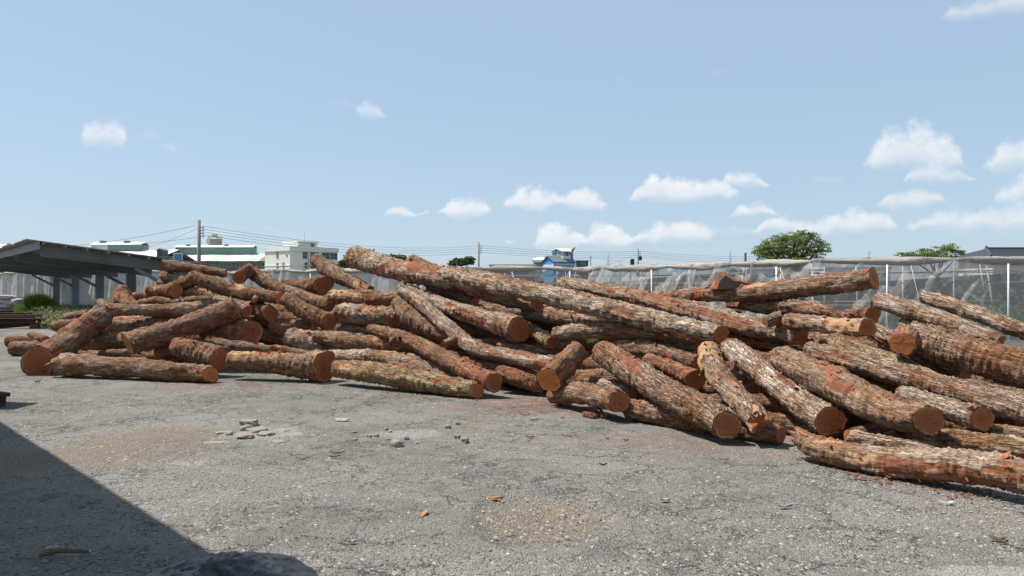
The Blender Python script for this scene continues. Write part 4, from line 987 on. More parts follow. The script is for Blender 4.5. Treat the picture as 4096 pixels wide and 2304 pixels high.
# ------------------------------------------------------------------ open steel shed
def shed():
    root = empty('open_shed', (-19.6, 40, 0)); b0 = np.array((-19.6, 40.0, 0)); tag(root, 'open-sided grey steel shed with a sloping sheet roof', 'shed')
    row = np.array((4.8, -6.0, 0)) / 7.68; out = np.array((-.78, -.62, 0)) / math.hypot(.78, .62)
    for k in range(-1, 4):
        c = np.array((-29.2, 52.0, 0)) + row * 7.68 * k; low, high = 2.32, 3.02
        p = c - b0
        MB().bar(p, p + (0, 0, 2.1), .40, .36, (row[0], row[1], 0)).build('post', M['steel'], root)
        a, e = p - out * 1.0 + (0, 0, low - .12), p + out * 5.0 + (0, 0, high - .1)
        m = MB().bar(a, e, .05, .42); m.bar(a + (0, 0, .21), e + (0, 0, .21), .24, .03); m.bar(a - (0, 0, .21), e - (0, 0, .21), .24, .03)
        m.build('rafter', M['steel'], root)
        MB().bar(p + (0, 0, 1.35), p + out * 1.55 + (0, 0, 2.25), .12, .14).build('brace', M['steel'], root)
    s0, s1 = np.array((-29.2, 52.0, 0)) + row * 7.68 * -1.3, np.array((-29.2, 52.0, 0)) + row * 7.68 * 3.16
    for j, f in enumerate(np.linspace(.02, .98, 9)):
        o = out * (-1.1 + 6.3 * f); h = 2.36 + .84 * f
        MB().bar(s0 + o - b0 + (0, 0, h), s1 + o - b0 + (0, 0, h), .07, .12).build('purlin', M['steel'], root)
    fa = out * 5.25
    MB().bar(s0 + fa - b0 + (0, 0, 3.06), s1 + fa - b0 + (0, 0, 3.06), .1, .30).build('fascia_beam', M['steel'], root)
    n = 26
    for k in range(n):                                     # corrugated sheets side by side, none quite flush
        a0, a1 = s0 + (s1 - s0) * (k / n), s0 + (s1 - s0) * ((k + 1.02) / n); dz = random.uniform(-.015, .015) + .010 * (k % 2)
        lo, hi = -out * 1.35, out * (5.62 + random.uniform(-.04, .04))
        q = [a0 + lo + (0, 0, 2.40 + dz) - b0, a1 + lo + (0, 0, 2.40 + dz) - b0, a1 + hi + (0, 0, 3.28 + dz) - b0, a0 + hi + (0, 0, 3.28 + dz) - b0]
        MB().prism(q, (0, 0, .035)).build('roof_sheet', M['shedroof'], root)
shed()

# ------------------------------------------------------------------ rusty beams, rubble and planks on the left
def ibeam(x0, x1, Y, z0, h, label, lean=0.0):
    a, b = fx(x0, Y), fx(x1, Y); m = MB(); w = .26
    for (wy, za, zb) in ((w, 0, .03), (.03, .03, h - .03), (w, h - .03, h)): m.box((a[0], Y - wy / 2, z0 + za), (b[0], Y + wy / 2, z0 + zb))
    o = m.build('steel_beam', M['rust'], None); tag(o, label, 'beam', 'rusty steel beams laid on blocks'); return o
ibeam(-420, 250, 27.8, .20, .17, 'front rusty steel beam resting on two blocks beside the pile tip')
ibeam(-500, 236, 29.4, .20, .18, 'second rusty steel beam behind the front one')
ibeam(-500, 170, 31.0, .20, .18, 'third rusty steel beam, shorter, behind the second one')
ibeam(-500, 130, 33.0, .20, .18, 'fourth rusty steel beam next to the grassy bush')
ibeam(-500, 52, 35.2, .20, .2, 'hindmost rusty steel beam before the concrete blocks')
for x, lb in ((32, 'rusty support block under the left run of the steel beams'), (202, 'rusty support block under the free end of the front beam')):
    p = np.array((*fx(x, 28.6), 0)); m = MB(); m.box(p + (-.16, -1.0, 0), p + (.16, 3.0, .13)); m.box(p + (-.22, -.9, .13), p + (.22, 2.8, .2))
    tag(m.build('support_block', M['rust']), lb, 'support', 'blocks under the steel beams')
def lump(name, c, sx, sy, sz, mat, seed, sub=3, rough=.35, flat=0.0, rz=0.0, parent=None):
    import bmesh
    bm = bmesh.new(); bmesh.ops.create_icosphere(bm, subdivisions=sub, radius=1.0); v = np.array([q.co[:] for q in bm.verts]); f = [[q.index for q in g.verts] for g in bm.faces]; bm.free()
    q = np.sign(v) * np.abs(v) ** .62
    q = q * (1 + rough * (fbm(v * 1.6 + seed * 3.7, 3, .6) - .5) * 2)[:, None]
    q = q * np.array((sx, sy, sz)); ca, sa = math.cos(rz), math.sin(rz); q = np.c_[q[:, 0] * ca - q[:, 1] * sa, q[:, 0] * sa + q[:, 1] * ca, q[:, 2]]
    return mesh_obj(name, q + np.array(c), f, mat, parent)
blk = [(28, 1188, .42, .10, 'flat pale block crowning the rubble heap'), (12, 1206, .30, .13, 'block at the left flank of the rubble heap'), (40, 1208, .22, .14, 'squat block in the middle of the rubble heap'), (68, 1207, .24, .16, 'grey block at the right flank of the rubble heap'), (20, 1222, .4, .1, 'low wide block at the foot of the rubble heap')]
for k, (x, y, sx, sz, lb) in enumerate(blk):
    tag(lump('concrete_block', at(x, y, 37), sx, .3, sz, M['concrete'], k + 3, 2, .2), lb, 'block', 'concrete blocks heaped by the steel beams')
m = MB().box((*fx(120, 36.5), 0), (fx(400, 36.5)[0], 37.6, .3)); tag(m.build('concrete_slab', M['concrete']), 'low concrete slab edge running behind the weeds', 'slab')
for k, (x0, y0, x1, y1, lb) in enumerate(((366, 1199, 445, 1196, 'upper pale sawn plank lying across the weeds'), (372, 1205, 446, 1209, 'lower pale sawn plank lying across the weeds'))):
    tag(MB().bar(at(x0, y0, 31 + k), at(x1, y1, 31.4 + k), .12, .05).build('plank', M['plank']), lb, 'plank', 'planks in the weeds')

# ------------------------------------------------------------------ buildings
def window(root, mb_frame, c, w, h, ax, nrm, bars=(1, 0), glass='glass'):
    """window on a wall: c centre, ax unit vector along the wall, nrm outward"""
    c, ax, nrm = np.array(c, float), np.array(ax, float), np.array(nrm, float); up = np.array((0, 0, 1.0))
    wn = MB(); t = .09
    for sgn in (-1, 1):
        wn.bar(c + ax * sgn * w / 2 - up * h / 2 + nrm * .04, c + ax * sgn * w / 2 + up * h / 2 + nrm * .04, t, .16, nrm)
        wn.bar(c + up * sgn * h / 2 - ax * w / 2 + nrm * .04, c + up * sgn * h / 2 + ax * w / 2 + nrm * .04, .16, t, up)
    for k in range(bars[0]): q = c + ax * w * ((k + 1) / (bars[0] + 1) - .5); wn.bar(q - up * h / 2 + nrm * .03, q + up * h / 2 + nrm * .03, .06, .08, nrm)
    for k in range(bars[1]): q = c + up * h * ((k + 1) / (bars[1] + 1) - .5); wn.bar(q - ax * w / 2 + nrm * .03, q + ax * w / 2 + nrm * .03, .08, .06, up)
    o = wn.build('window', M['frame'], root)
    MB().prism([c - ax * w / 2 - up * h / 2 - nrm * .02, c + ax * w / 2 - up * h / 2 - nrm * .02, c + ax * w / 2 + up * h / 2 - nrm * .02, c - ax * w / 2 + up * h / 2 - nrm * .02], nrm * .04).build('pane', M[glass], o)
    return o
def white_building():
    Yc = 200.0; c = np.array((*fx(1160, Yc), 0)); A = np.array((*fx(1093, Yc * 150 / 147), 0)) - c; B = np.array((*fx(1350, Yc * 150 / 141.5), 0)) - c
    la, lb = np.linalg.norm(A), np.linalg.norm(B); B = B / lb; A = np.array((-B[1], B[0], 0)) if np.dot((-B[1], B[0], 0), A) > 0 else np.array((B[1], -B[0], 0))
    root = empty('white_building', c); tag(root, 'white flat-roofed building with dark windows and a rooftop room', 'building')
    H = EYE + (HZ - 985) / F * Yc
    def bx(u0, u1, v0, v1, z0, z1):
        q = [A * u0 + B * v0 + (0, 0, z0), A * u1 + B * v0 + (0, 0, z0), A * u1 + B * v1 + (0, 0, z0), A * u0 + B * v1 + (0, 0, z0)]
        return MB().prism([tuple(p) for p in q], (0, 0, z1 - z0))
    bx(0, la * 1.6, 0, lb, 0, H - 1.15).build('wall', M['whitewall'], root)
    bx(-.25, la * 1.6 + .25, -.25, lb + .25, H - 1.15, H).build('parapet', M['whitewall'], root)
    bx(-.10, la * 1.6 + .1, -.10, lb + .1, H - 5.0, H - 4.8).build('floor_band', M['whitewall'], root)
    pz = EYE + (HZ - 969) / F * (Yc + 4)
    pr = bx(.8, la, 3.0, 9.2, H - .2, pz).build('rooftop_room', M['whitewall'], root)
    bx(.5, la + .3, 2.6, 9.6, pz, pz + .25).build('roof_slab', M['whitewall'], pr)
    nA, nB = -B, -A                                          # outward of the left and of the long face
    def zrow(y): return EYE + (HZ - y) / F * Yc
    for v, w in ((4.6, 1.3), (6.9 + .8, 2.7), (11.4, 2.7), (15.4, 2.5)):
        window(root, None, B * min(v, lb - 1.4) - A * .02 + (0, 0, zrow(1019)), w, 1.75, B, nB, (1, 1))
    for v, w, z, h in ((4.9, .9, 1060, 1.5), (7.6, 2.4, 1062, 1.7), (11.4, 2.2, 1062, 1.6)):
        window(root, None, B * v + (0, 0, zrow(z)), w, h, B, nB, (1, 0))
    window(root, None, A * 5.4 + (0, 0, zrow(1018)), .6, 1.6, A, nA, (0, 0)); window(root, None, A * 5.4 + (0, 0, zrow(1062)), .6, 1.6, A, nA, (0, 0)); window(root, None, A * 2.8 + (0, 0, zrow(1060)), .6, 1.4, A, nA, (0, 0))
    window(root, None, A * 1.4 + (0, 0, zrow(1020)), .45, .5, A, nA, (0, 0))
    window(pr, None, B * 7.6 + A * .8 + (0, 0, (H + pz) / 2), 1.0, .8, B, nB, (1, 0))
    for v in (5.6, 8.8, 12.5): bx(-.22, -.02, v, v + .14, H - 8, H - 1.2).build('drain_pipe', M['frame'], root)
    MB().tube([B * 6 + A * 2 + (0, 0, pz), B * 6 + A * 2 + (0, 0, pz + 2.6)], .03, 5).build('aerial', M['wire'], root)
    for v in (6.5, 9.6): MB().box((*(B * v - A * .3 - (.4, .3, 0))[:2], zrow(1060) - .25), (*(B * v - A * .3 + (.4, .3, 0))[:2], zrow(1060) + .25)).build('air_conditioner', M['frame'], root)
white_building()

def warehouse(name, label, xl, xr, Y, eave, ridge_row, wall_mat, roof_cols, cl, win_rows, red_to=None):
    """long low shed facing the yard; roof rises away from the camera, monitor roof (cl) on top"""
    px = Y / F; x0, x1 = (xl - CX) * px, (xr - CX) * px; ze = EYE + (HZ - eave) * px; dep = 9.0; zr = EYE + (HZ - ridge_row) / F * (Y + dep)
    root = empty(name, ((x0 + x1) / 2, Y, 0)); cxx = (x0 + x1) / 2; tag(root, label, 'building')
    MB().box((x0 - cxx, 0.3, 0), (x1 - cxx, dep * 2, ze)).build('wall', M[wall_mat], root)
    n = max(3, int((x1 - x0) / 1.6))
    for k in range(n):
        a, b = x0 - cxx + (x1 - x0) * k / n, x0 - cxx + (x1 - x0) * (k + 1.01) / n; mt = roof_cols[int(len(roof_cols) * k / n)]; dz = random.uniform(-.05, .05)
        MB().prism([(a, -.5, ze + dz), (b, -.5, ze + dz), (b, dep, zr + dz), (a, dep, zr + dz)], (0, 0, .06)).build('roof_sheet', M[mt], root)
    MB().prism([(x0 - cxx, dep, zr), (x1 - cxx, dep, zr), (x1 - cxx, dep * 2, ze), (x0 - cxx, dep * 2, ze)], (0, 0, .06)).build('rear_roof', M['whiteroof'], root)
    if cl:
        ca, cb, ct, cbm, mats = cl; yy = dep - 1.5; q = (Y + yy) / F; a, b = (ca - CX) * q - cxx, (cb - CX) * q - cxx; zb, zt = EYE + (HZ - cbm) * q, EYE + (HZ - ct) * q
        k = len(mats)
        c0 = None
        for j, mt in enumerate(mats):
            o = MB().box((a + (b - a) * j / k, yy, zb - .8), (a + (b - a) * (j + 1) / k, yy + 4, zt - .35)).build('monitor_wall', M[mt], root); c0 = c0 or o
        MB().prism([(a - .3, yy - .4, zt - .42), (b + .3, yy - .4, zt - .42), (b + .3, yy + 2, zt + .25), (a - .3, yy + 2, zt + .25)], (0, 0, .08)).build('monitor_roof', M['whiteroof'], root)
        MB().prism([(a - .3, yy + 2, zt + .25), (b + .3, yy + 2, zt + .25), (b + .3, yy + 4.4, zt - .42), (a - .3, yy + 4.4, zt - .42)], (0, 0, .08)).build('monitor_roof', M['whiteroof'], root)
        MB().prism([(a - .02, yy, zt - .4), (a - .02, yy + 4, zt - .4), (a - .02, yy + 2, zt + .2)], (.1, 0, 0)).build('gable', M['greenwall'], root)
        for f in (.12, .62): MB().box((a + (b - a) * f, yy + .9, zt - .1), (a + (b - a) * f + 1.0, yy + 1.9, zt + .55)).build('roof_ventilator', M['greenwall'], root)
    for x in win_rows:
        window(root, None, ((x - CX) * px - cxx, .27, EYE + (HZ - 1058) * px), 13 * px, 15 * px, (1, 0, 0), (0, -1, 0), (0, 0))
    return root
warehouse('warehouse', 'low grey-walled warehouse with a long green monitor roof and patched white sheets', 690, 1150, 226, 1045, 1014, 'greywall', ['whiteroof', 'whiteroof', 'greenroof', 'whiteroof', 'greenroof', 'rustroof', 'rustroof'], (702, 1010, 984, 1020, ['greenwall']), range(720, 1100, 33))
warehouse('warehouse', 'white-roofed warehouse with a half white half green monitor roof behind the shed', 300, 640, 158, 1034, 1000, 'greywall', ['whiteroof', 'whiteroof'], (366, 560, 972, 1006, ['lblue', 'greenwall', 'greenwall']), [])
warehouse('warehouse', 'far white-roofed shed behind the sloping sheet roof', -260, 140, 150, 1016, 980, 'greywall', ['whiteroof'], None, [])
def annex():                                               # ramshackle lean-to with a blue tank panel between the warehouses
    Y = 140; root = empty('lean_to', (*fx(640, Y), 0)); px = Y / F; tag(root, 'ramshackle grey lean-to with a small lookout and a blue panel', 'shack')
    def b(x0, x1, y0, y1, d0, d1, name, mt): MB().box(((x0 - 640) * px, d0, EYE + (HZ - y1) * px), ((x1 - 640) * px, d1, EYE + (HZ - y0) * px)).build(name, M[mt], root)
    b(625, 690, 1024, 1135, 0, 3, 'wall', 'greywall'); b(622, 648, 1000, 1024, .5, 2.5, 'lookout', 'greywall'); b(626, 640, 1006, 1020, .4, .5, 'opening', 'glass'); b(700, 728, 1016, 1040, -.4, -.1, 'blue_panel', 'bluebox'); b(694, 731, 1012, 1044, -.1, 0, 'panel_frame', 'white')
    b(632, 650, 1028, 1046, -.05, 0, 'opening', 'glass'); b(655, 680, 1030, 1046, -.05, 0, 'opening', 'glass')
    MB().prism([((618 - 640) * px, .2, EYE + (HZ - 1001) * px), ((652 - 640) * px, .2, EYE + (HZ - 1001) * px), ((635 - 640) * px, .2, EYE + (HZ - 993) * px)], (0, 2.6, 0)).build('lookout_roof', M['greywall'], root)
annex()
def silo():
    Y = 262; px = Y / F; c = np.array((*fx(860, Y), 0)); root = empty('silo', c); tag(root, 'round weathered silo with a housing and railing on top', 'silo')
    r = 27 * px; zt = EYE + (HZ - 956) * px; m = MB().tube([(0, 0, 0), (0, 0, zt)], r, 24); m.build('tank', M['silo'], root)
    MB().tube([(0, 0, zt), (0, 0, zt + .5)], [r, r * .45], 24).build('cone_roof', M['silo'], root)
    MB().box((-r * .35, -r * .4, zt), (r * .3, r * .3, EYE + (HZ - 937) * px)).build('housing', M['lblue'], root)
    rl = MB()
    for k in range(14):
        t = 2 * math.pi * k / 14; p = (math.cos(t) * r, math.sin(t) * r); rl.tube([(*p, zt), (*p, zt + .8)], .04, 4)
    for h in (.4, .8): rl.tube([(math.cos(2 * math.pi * k / 24) * r, math.sin(2 * math.pi * k / 24) * r, zt + h) for k in range(25)], .04, 4, False)
    rl.build('railing', M['pole'], root)
    MB().tube([(-r, 0, zt - 2), (-r - .5, 0, zt - .5), (-r - .1, 0, zt + .1)], .12, 6).build('pipe', M['pole'], root)
silo()
def blue_house():
    Y = 200; px = Y / F; root = empty('blue_house', (*fx(2215, Y), 0)); tag(root, 'bright blue boarded house with grey shingle roof and a white lookout room', 'house')
    def P(x, y, d): q = at(x, y, Y + d); return np.array((q[0] - (2215 - CX) * px, d, q[2]))
    zl = lambda y: EYE + (HZ - y) * px
    # gabled shed: corner at column 2215, gable faces left-front, long side faces right-front
    g = np.array((-2.64, 3.2, 0)); g = g / np.linalg.norm(g) * 4.2; s = np.array((g[1], -g[0], 0)) / 4.2; s = -s if s[0] < 0 else s; Ls = 92 * px * 1.28; s = s * Ls
    ze, zr = zl(1047), zl(1024)
    base = [np.zeros(3), g, g + s, s]
    MB().prism(base, (0, 0, ze)).build('wall', M['dblue'], root)  # shade of the long side put into this deeper blue
    out = -s / Ls
    def band(p, q, z0, z1, mt, nm, o): MB().prism([p + (0, 0, z0) + o * .02, q + (0, 0, z0) + o * .02, q + (0, 0, z1) + o * .02, p + (0, 0, z1) + o * .02], o * .06).build(nm, M[mt], root)
    og = -s / Ls; os_ = -g / 4.2
    for z0, z1, mt in ((0, zl(1066), 'blue'), (zl(1066), zl(1058), 'lblue'), (zl(1058), ze, 'blue')): band(np.zeros(3), g, z0, z1, mt, 'gable_board', og)
    band(np.zeros(3), s, zl(1060), zl(1053), 'lblue', 'side_board', os_)
    MB().prism([np.array((0, 0, ze)) + og * .03, g + (0, 0, ze) + og * .03, g / 2 + (0, 0, zr) + og * .03], og * .05 + s * .01).build('gable', M['blue'], root)
    for f in np.linspace(.12, .88, 7): q = g * f; h = (zr - ze) * (1 - abs(2 * f - 1)); MB().bar(q + (0, 0, ze) + og * .1, q + (0, 0, ze + h * .92) + og * .1, .08, .06, og).build('gable_batten', M['dblue'], root)
    ov = g / 4.2 * .35; so = s / Ls * .4
    MB().prism([-ov - so + (0, 0, ze - .15), s - ov + so + (0, 0, ze - .15), s + g / 2 + so + (0, 0, zr), g / 2 - so + (0, 0, zr)], (0, 0, .14)).build('roof', M['shingle'], root)
    MB().prism([g + ov - so + (0, 0, ze - .15), s + g + ov + so + (0, 0, ze - .15), s + g / 2 + so + (0, 0, zr), g / 2 - so + (0, 0, zr)], (0, 0, .14)).build('roof', M['shingle'], root)
    # white lookout room behind
    o = np.array(((2254 - 2215) * px, 3.4, 0)); gl = g / 4.2 * 4.0; sl = s / Ls * 2.9; z0, z1 = zl(1040), zl(1003)
    rm = MB().prism([o, o + gl, o + gl + sl, o + sl], (0, 0, z1)).build('lookout_room', M['white'], root)
    ogl, osl = og, os_
    for f, w, h, mt in ((.15 + .12, 1.4, .75, 'blue'), (.87, .7, .75, 'blue'), (.62, .55, 1.3, 'glass')): q = o + gl * f + (0, 0, zl(1012)); window(rm, None, q + ogl * .03, w, h, gl / 4.0, ogl, (0, 0), mt)
    for f, w, h, mt in ((.15, .5, .8, 'blue'), (.5, .9, 1.2, 'glass'), (.85, .5, .8, 'blue')): q = o + sl * f + (0, 0, zl(1012)); window(rm, None, q + osl * .03, w, h, sl / 2.9, osl, (0, 0), mt)
    e = .55; gu, su = gl / 4.0, sl / 2.9; zt = zl(992)
    MB().prism([o - gu * e - su * e + (0, 0, z1 - .1), o + sl - gu * e + su * (e + .8) + (0, 0, z1 - .1), o + sl + gl / 2 + su * (e + .8) + (0, 0, zt), o + gl / 2 - su * e + (0, 0, zt)], (0, 0, .16)).build('white_roof', M['white'], root)
    MB().prism([o + gl + gu * e - su * e + (0, 0, z1 - .1), o + gl + sl + gu * e + su * (e + .8) + (0, 0, z1 - .1), o + sl + gl / 2 + su * (e + .8) + (0, 0, zt), o + gl / 2 - su * e + (0, 0, zt)], (0, 0, .16)).build('white_roof', M['white'], root)
    MB().prism([o + og * .02 + (0, 0, z1), o + gl + og * .02 + (0, 0, z1), o + gl / 2 + og * .02 + (0, 0, zt - .05)], og * .05).build('white_gable', M['blue'], root)
    t = o + sl; MB().prism([t + (0, 0, 0), t + gl * .4, t + gl * .4 + su * .9, t + su * .9], (0, 0, zl(1006))).build('blue_stair_tower', M['dblue'], root)
    # low white wing on the left
    w0 = np.array(((2176 - 2215) * px, 4.0, 0)); w1 = np.array(((2136 - 2215) * px, 4.2, 0))
    wg = MB().prism([w0, w1, w1 + (0, 4, 0), w0 + (0, 4, 0)], (0, 0, zl(1047))).build('white_wing', M['frame'], root)
    for k in range(6): q = w1 + (w0 - w1) * ((k + .5) / 6) + (0, -.03, zl(1056)); window(wg, None, q, .3, .9, (1, 0, 0), (0, -1, 0), (0, 0))
    MB().prism([w1 + (-.4, -.5, zl(1047)), w0 + (.3, -.5, zl(1047)), w0 + (.3, -.5, zl(1038)), w1 + (-.4, -.5, zl(1038))], (0, .3, 0)).build('white_eave', M['white'], root)
    MB().prism([w1 + (-.4, -.3, zl(1038)), w0 + (.3, -.3, zl(1038)), w0 + (.3, 3.6, zl(1026)), w1 + (1.2, 3.6, zl(1026))], (0, 0, .1)).build('white_wing_roof', M['white'], root)
    fl = at(2296, 999, Y) - np.array((*fx(2215, Y), 0)); m = MB()
    MB().tube([fl + (-.3, 3, -1.2), fl + (.35, 3, .5)], .03, 5).build('flag_staff', M['pole'], root)
    V, fc = [], []
    for k in range(8):
        f = k / 7; q = fl + np.array((-.35 + .95 * f, 3 + .15 * math.sin(f * 7), -.5 + 1.35 * f)); w = .38 * (1 - f) + .06
        V += [q + (-w * .5, 0, w), q + (w * .6, 0, -w * .6)]
        if k: fc.append((2 * k - 2, 2 * k - 1, 2 * k + 1, 2 * k))
    mesh_obj('red_flag', V, fc, M['red'], root)
blue_house()
def green_hut():
    Y = 196; px = Y / F; root = empty('green_hut', (*fx(2330, Y), 0)); tag(root, 'small dark green hut with a white window beside the blue house', 'hut')
    MB().box(((2306 - 2330) * px, 0, 0), ((2353 - 2330) * px, 3.5, EYE + (HZ - 1045) * px)).build('wall', M['dgreen'], root)
    MB().box(((2302 - 2330) * px, -.4, EYE + (HZ - 1045) * px), ((2356 - 2330) * px, 3.9, EYE + (HZ - 1041) * px)).build('roof', M['blue'], root)
    window(root, None, ((2332 - 2330) * px, -.03, EYE + (HZ - 1054) * px), 1.1, .8, (1, 0, 0), (0, -1, 0), (1, 1))
green_hut()
def tile_house():
    Y = 90; px = Y / F; root = empty('tile_roof_house', (*fx(4040, Y), 0)); tag(root, 'house with a dark tiled hip roof behind the netting', 'house')
    x0, x1, zr = (3965 - 4040) * px, (4330 - 4040) * px, EYE + (HZ - 990) * px; ze = EYE + (HZ - 1024) * px
    MB().box((x0 + .8, 1, 0), (x1 - .8, 8, ze)).build('wall', M['whitewall'], root)
    r0, r1 = np.array((0, 4.5, zr)), np.array((x1 - 3, 4.5, zr)); c = [np.array(q) for q in ((x0, 0, ze), (x1, 0, ze), (x1, 9, ze), (x0, 9, ze))]
    def course(a, b, c_, d):
        for k in range(9):
            f0, f1 = k / 9, (k + 1) / 9; MB().prism([a + (d - a) * f0, b + (c_ - b) * f0, b + (c_ - b) * f1 + (0, 0, -.05), a + (d - a) * f1 + (0, 0, -.05)], (0, 0, .09)).build('tile_course', M['tile'], root)
    course(c[0], c[1], r1, r0); course(c[3], c[0], r0, r0); course(c[1], c[2], r1, r1)
    MB().tube([r0 + (0, 0, .1), r1 + (0, 0, .1)], .16, 8).build('ridge', M['tile'], root); MB().tube([c[0] + (0, 0, .05), r0 + (0, 0, .12)], .12, 8).build('hip_ridge', M['tile'], root); MB().tube([c[1] + (0, 0, .05), r1 + (0, 0, .12)], .12, 8).build('hip_ridge', M['tile'], root)
    MB().tube([r0 + (0, 0, 0), r0 + (0, 0, .42)], [.22, .1], 8).build('ridge_finial', M['tile'], root)
tile_house()
def far_block(x0, x1, y0, Y, mat, label):
    px = Y / F; root = empty('far_building', (*fx((x0 + x1) / 2, Y), 0)); tag(root, label, 'building', 'far pale buildings behind the netting'); w = (x1 - x0) * px / 2; h = EYE + (HZ - y0) * px
    MB().box((-w, 0, 0), (w, 8, h)).build('wall', M[mat], root); MB().box((-w - .3, -.3, h), (w + .3, 8.3, h + .4)).build('roof', M['whiteroof'], root)
    for k in range(max(2, int(w))): window(root, None, (-w + 2 * w * (k + .5) / max(2, int(w)), -.03, h - 1.4), .9, .9, (1, 0, 0), (0, -1, 0), (1, 0))
far_block(2960, 3240, 1082, 170, 'lblue', 'pale long building blurred by the netting under the broad tree')
far_block(3300, 3560, 1075, 180, 'whitewall', 'white long building blurred by the netting beside the jutting log')
far_block(1960, 2140, 1064, 180, 'greywall', 'low grey shed roof just over the netting beside the blue house')

# ------------------------------------------------------------------ poles, cables, pylons
POLES = {}
def pole(x, ytop, Y, r, label, arm):
    px = Y / F; root = empty('utility_pole', (*fx(x, Y), 0)); z = EYE + (HZ - ytop) * px; tag(root, label, 'utility pole', 'concrete utility poles'); POLES[x] = (np.array((*fx(x, Y), 0)), z)
    MB().tube([(0, 0, 0), (0, 0, z)], [r * 1.25, r], 10).build('shaft', M['pole'], root, True)
    for k in range(4):
        h = z - .7 - k * arm; MB().tube([(0, -.1, h), (.5, -.1, h)], .035, 5).build('insulator_pin', M['pole'], root); MB().tube([(.42, -.1, h - .1), (.42, -.1, h + .12)], .08, 8).build('insulator', M['lblue'], root)
    return root
pole(796, 880, 72, .15, 'tall concrete utility pole in front of the green monitor roof', .27)
pole(1915, 968, 130, .13, 'slender utility pole left of the blue house', .38)
p3 = pole(2552, 993, 155, .13, 'utility pole with a transformer and street lamps right of the green hut', .40)
px = 155 / F
MB().box((.2, -.3, POLES[2552][1] - 2.4), (.75, .3, POLES[2552][1] - 1.6)).build('transformer', M['wire'], p3)
for sx in (-1, 1): MB().tube([(0, 0, 3.6), (sx * .9, 0, 4.1), (sx * 1.2, 0, 4.15)], .05, 5).build('lamp_arm', M['pole'], p3); MB().box((sx * 1.2 - .35, -.12, 4.08), (sx * 1.2 + .35, .12, 4.22)).build('lamp_head', M['white'], p3)
for x, y0, Y, lb in ((2363, 1023, 190, 'thin post carrying a cable right of the green hut'), (2522, 1040, 150, 'short post with a box next to the transformer pole'), (2981, 1013, 60, 'thin steel post sticking out above the netting left of the broad tree'), (35, 975, 75, 'dark post behind the far end of the sheet roof')):
    c = fx(x, Y); root = empty('post', (*c, 0)); tag(root, lb, 'post'); z = EYE + (HZ - y0) * Y / F; MB().tube([(0, 0, 0), (0, 0, z)], .10 if x != 35 else .16, 7).build('shaft', M['pole'], root); MB().tube([(0, 0, z), (0, 0, z + .05)], .13, 7).build('top_cap', M['pipe'], root)
    if x == 2522: MB().box((.05, -.25, z - .9), (.7, .25, z + .2)).build('meter_box', M['wire'], root)
def cable(p, q, sag, label, r=.016, n=18):
    p, q = np.array(p, float), np.array(q, float); t = np.linspace(0, 1, n)[:, None]; P = p + (q - p) * t; P[:, 2:] -= 4 * sag * t * (1 - t)
    tag(MB().tube([tuple(v) for v in P], r, 5).build('power_cable', M['wire'], None, True), label, 'cable', 'overhead power cables')
def pin(x, k, arm): c, z = POLES[x]; return c + (.42, -.1, z - .58 - k * arm)
W = ('topmost', 'second', 'third', 'lowest')
for k in range(4):
    cable(pin(796, k, .27), pin(1915, k, .38), 1.1, W[k] + ' power cable between the tall pole and the slender pole', .015)
    cable(pin(1915, k, .38), pin(2552, k, .40), .5, W[k] + ' power cable between the slender pole and the transformer pole', .02)
    cable(pin(2552, k, .40), at(3080 + 10 * k, 1024 + k * 9, 190), .5, W[k] + ' power cable running from the transformer pole to the broad tree', .022)
c, z = POLES[796]
cable(c + (-.3, 0, z - .5), at(-250, 985, 78), 1.0, 'upper cable running from the tall pole over the shed roof', .015)
cable(c + (-.2, 0, z - .8), at(520, 1000, 120), .4, 'slanting cable dropping from the tall pole to the monitor roof', .016)
cable(c + (-.1, 0, z - 1.6), at(-200, 975, 90), .8, 'lower cable running from the tall pole over the shed roof', .014)
c, z = POLES[2552]
cable(c + (-.1, 0, z - 1.2), at(2350, 1075, 180), .3, 'slack cable dropping from the transformer pole towards the green hut', .02)
cable(at(2363, 1028, 190), at(2700, 1062, 190), .4, 'low cable leaving the thin post beside the green hut', .02)
cable(at(2363, 1028, 190), at(2070, 1062, 190), .3, 'low cable passing the white wing of the blue house', .02)
def pylon(x, ytop, Y, w, label):
    px = Y / F; c = fx(x, Y); root = empty('pylon', (*c, 0)); tag(root, label, 'pylon', 'far transmission towers'); z = EYE + (HZ - ytop) * px; w = w * px / 2; m = MB(); r = .09 * Y / 800
    for sx in (-1, 1):
        for sy in (-1, 1): m.tube([(sx * w, sy * w, 0), (sx * w * .28, sy * w * .28, z * .72), (0, 0, z)], r, 4)
    for k in range(8):
        f0, f1 = k / 8, (k + 1) / 8; a, b = w * (1 - .72 * min(1, f0 / .8)), w * (1 - .72 * min(1, f1 / .8))
        for sx in (-1, 1): m.tube([(sx * a, -a, z * .8 * f0), (-sx * b, -b, z * .8 * f1)], r * .7, 4)
    m.build('lattice', M['pylon'], root)
    for h in (.66, .78, .90): MB().tube([(-w * 1.0, 0, z * h), (0, 0, z * h + w * .15), (w * 1.0, 0, z * h)], r, 4).build('cross_arm', M['pylon'], root)
pylon(2433, 1016, 700, 22, 'lattice pylon right of the green hut'); pylon(2481, 1048, 1300, 12, 'tiny distant lattice pylon beyond the green hut'); pylon(2632, 1047, 1300, 12, 'tiny distant lattice pylon right of the transformer pole')
pylon(2921, 1003, 700, 16, 'lattice pylon left of the broad tree'); pylon(3476, 1000, 650, 24, 'lattice pylon right of the broad tree')
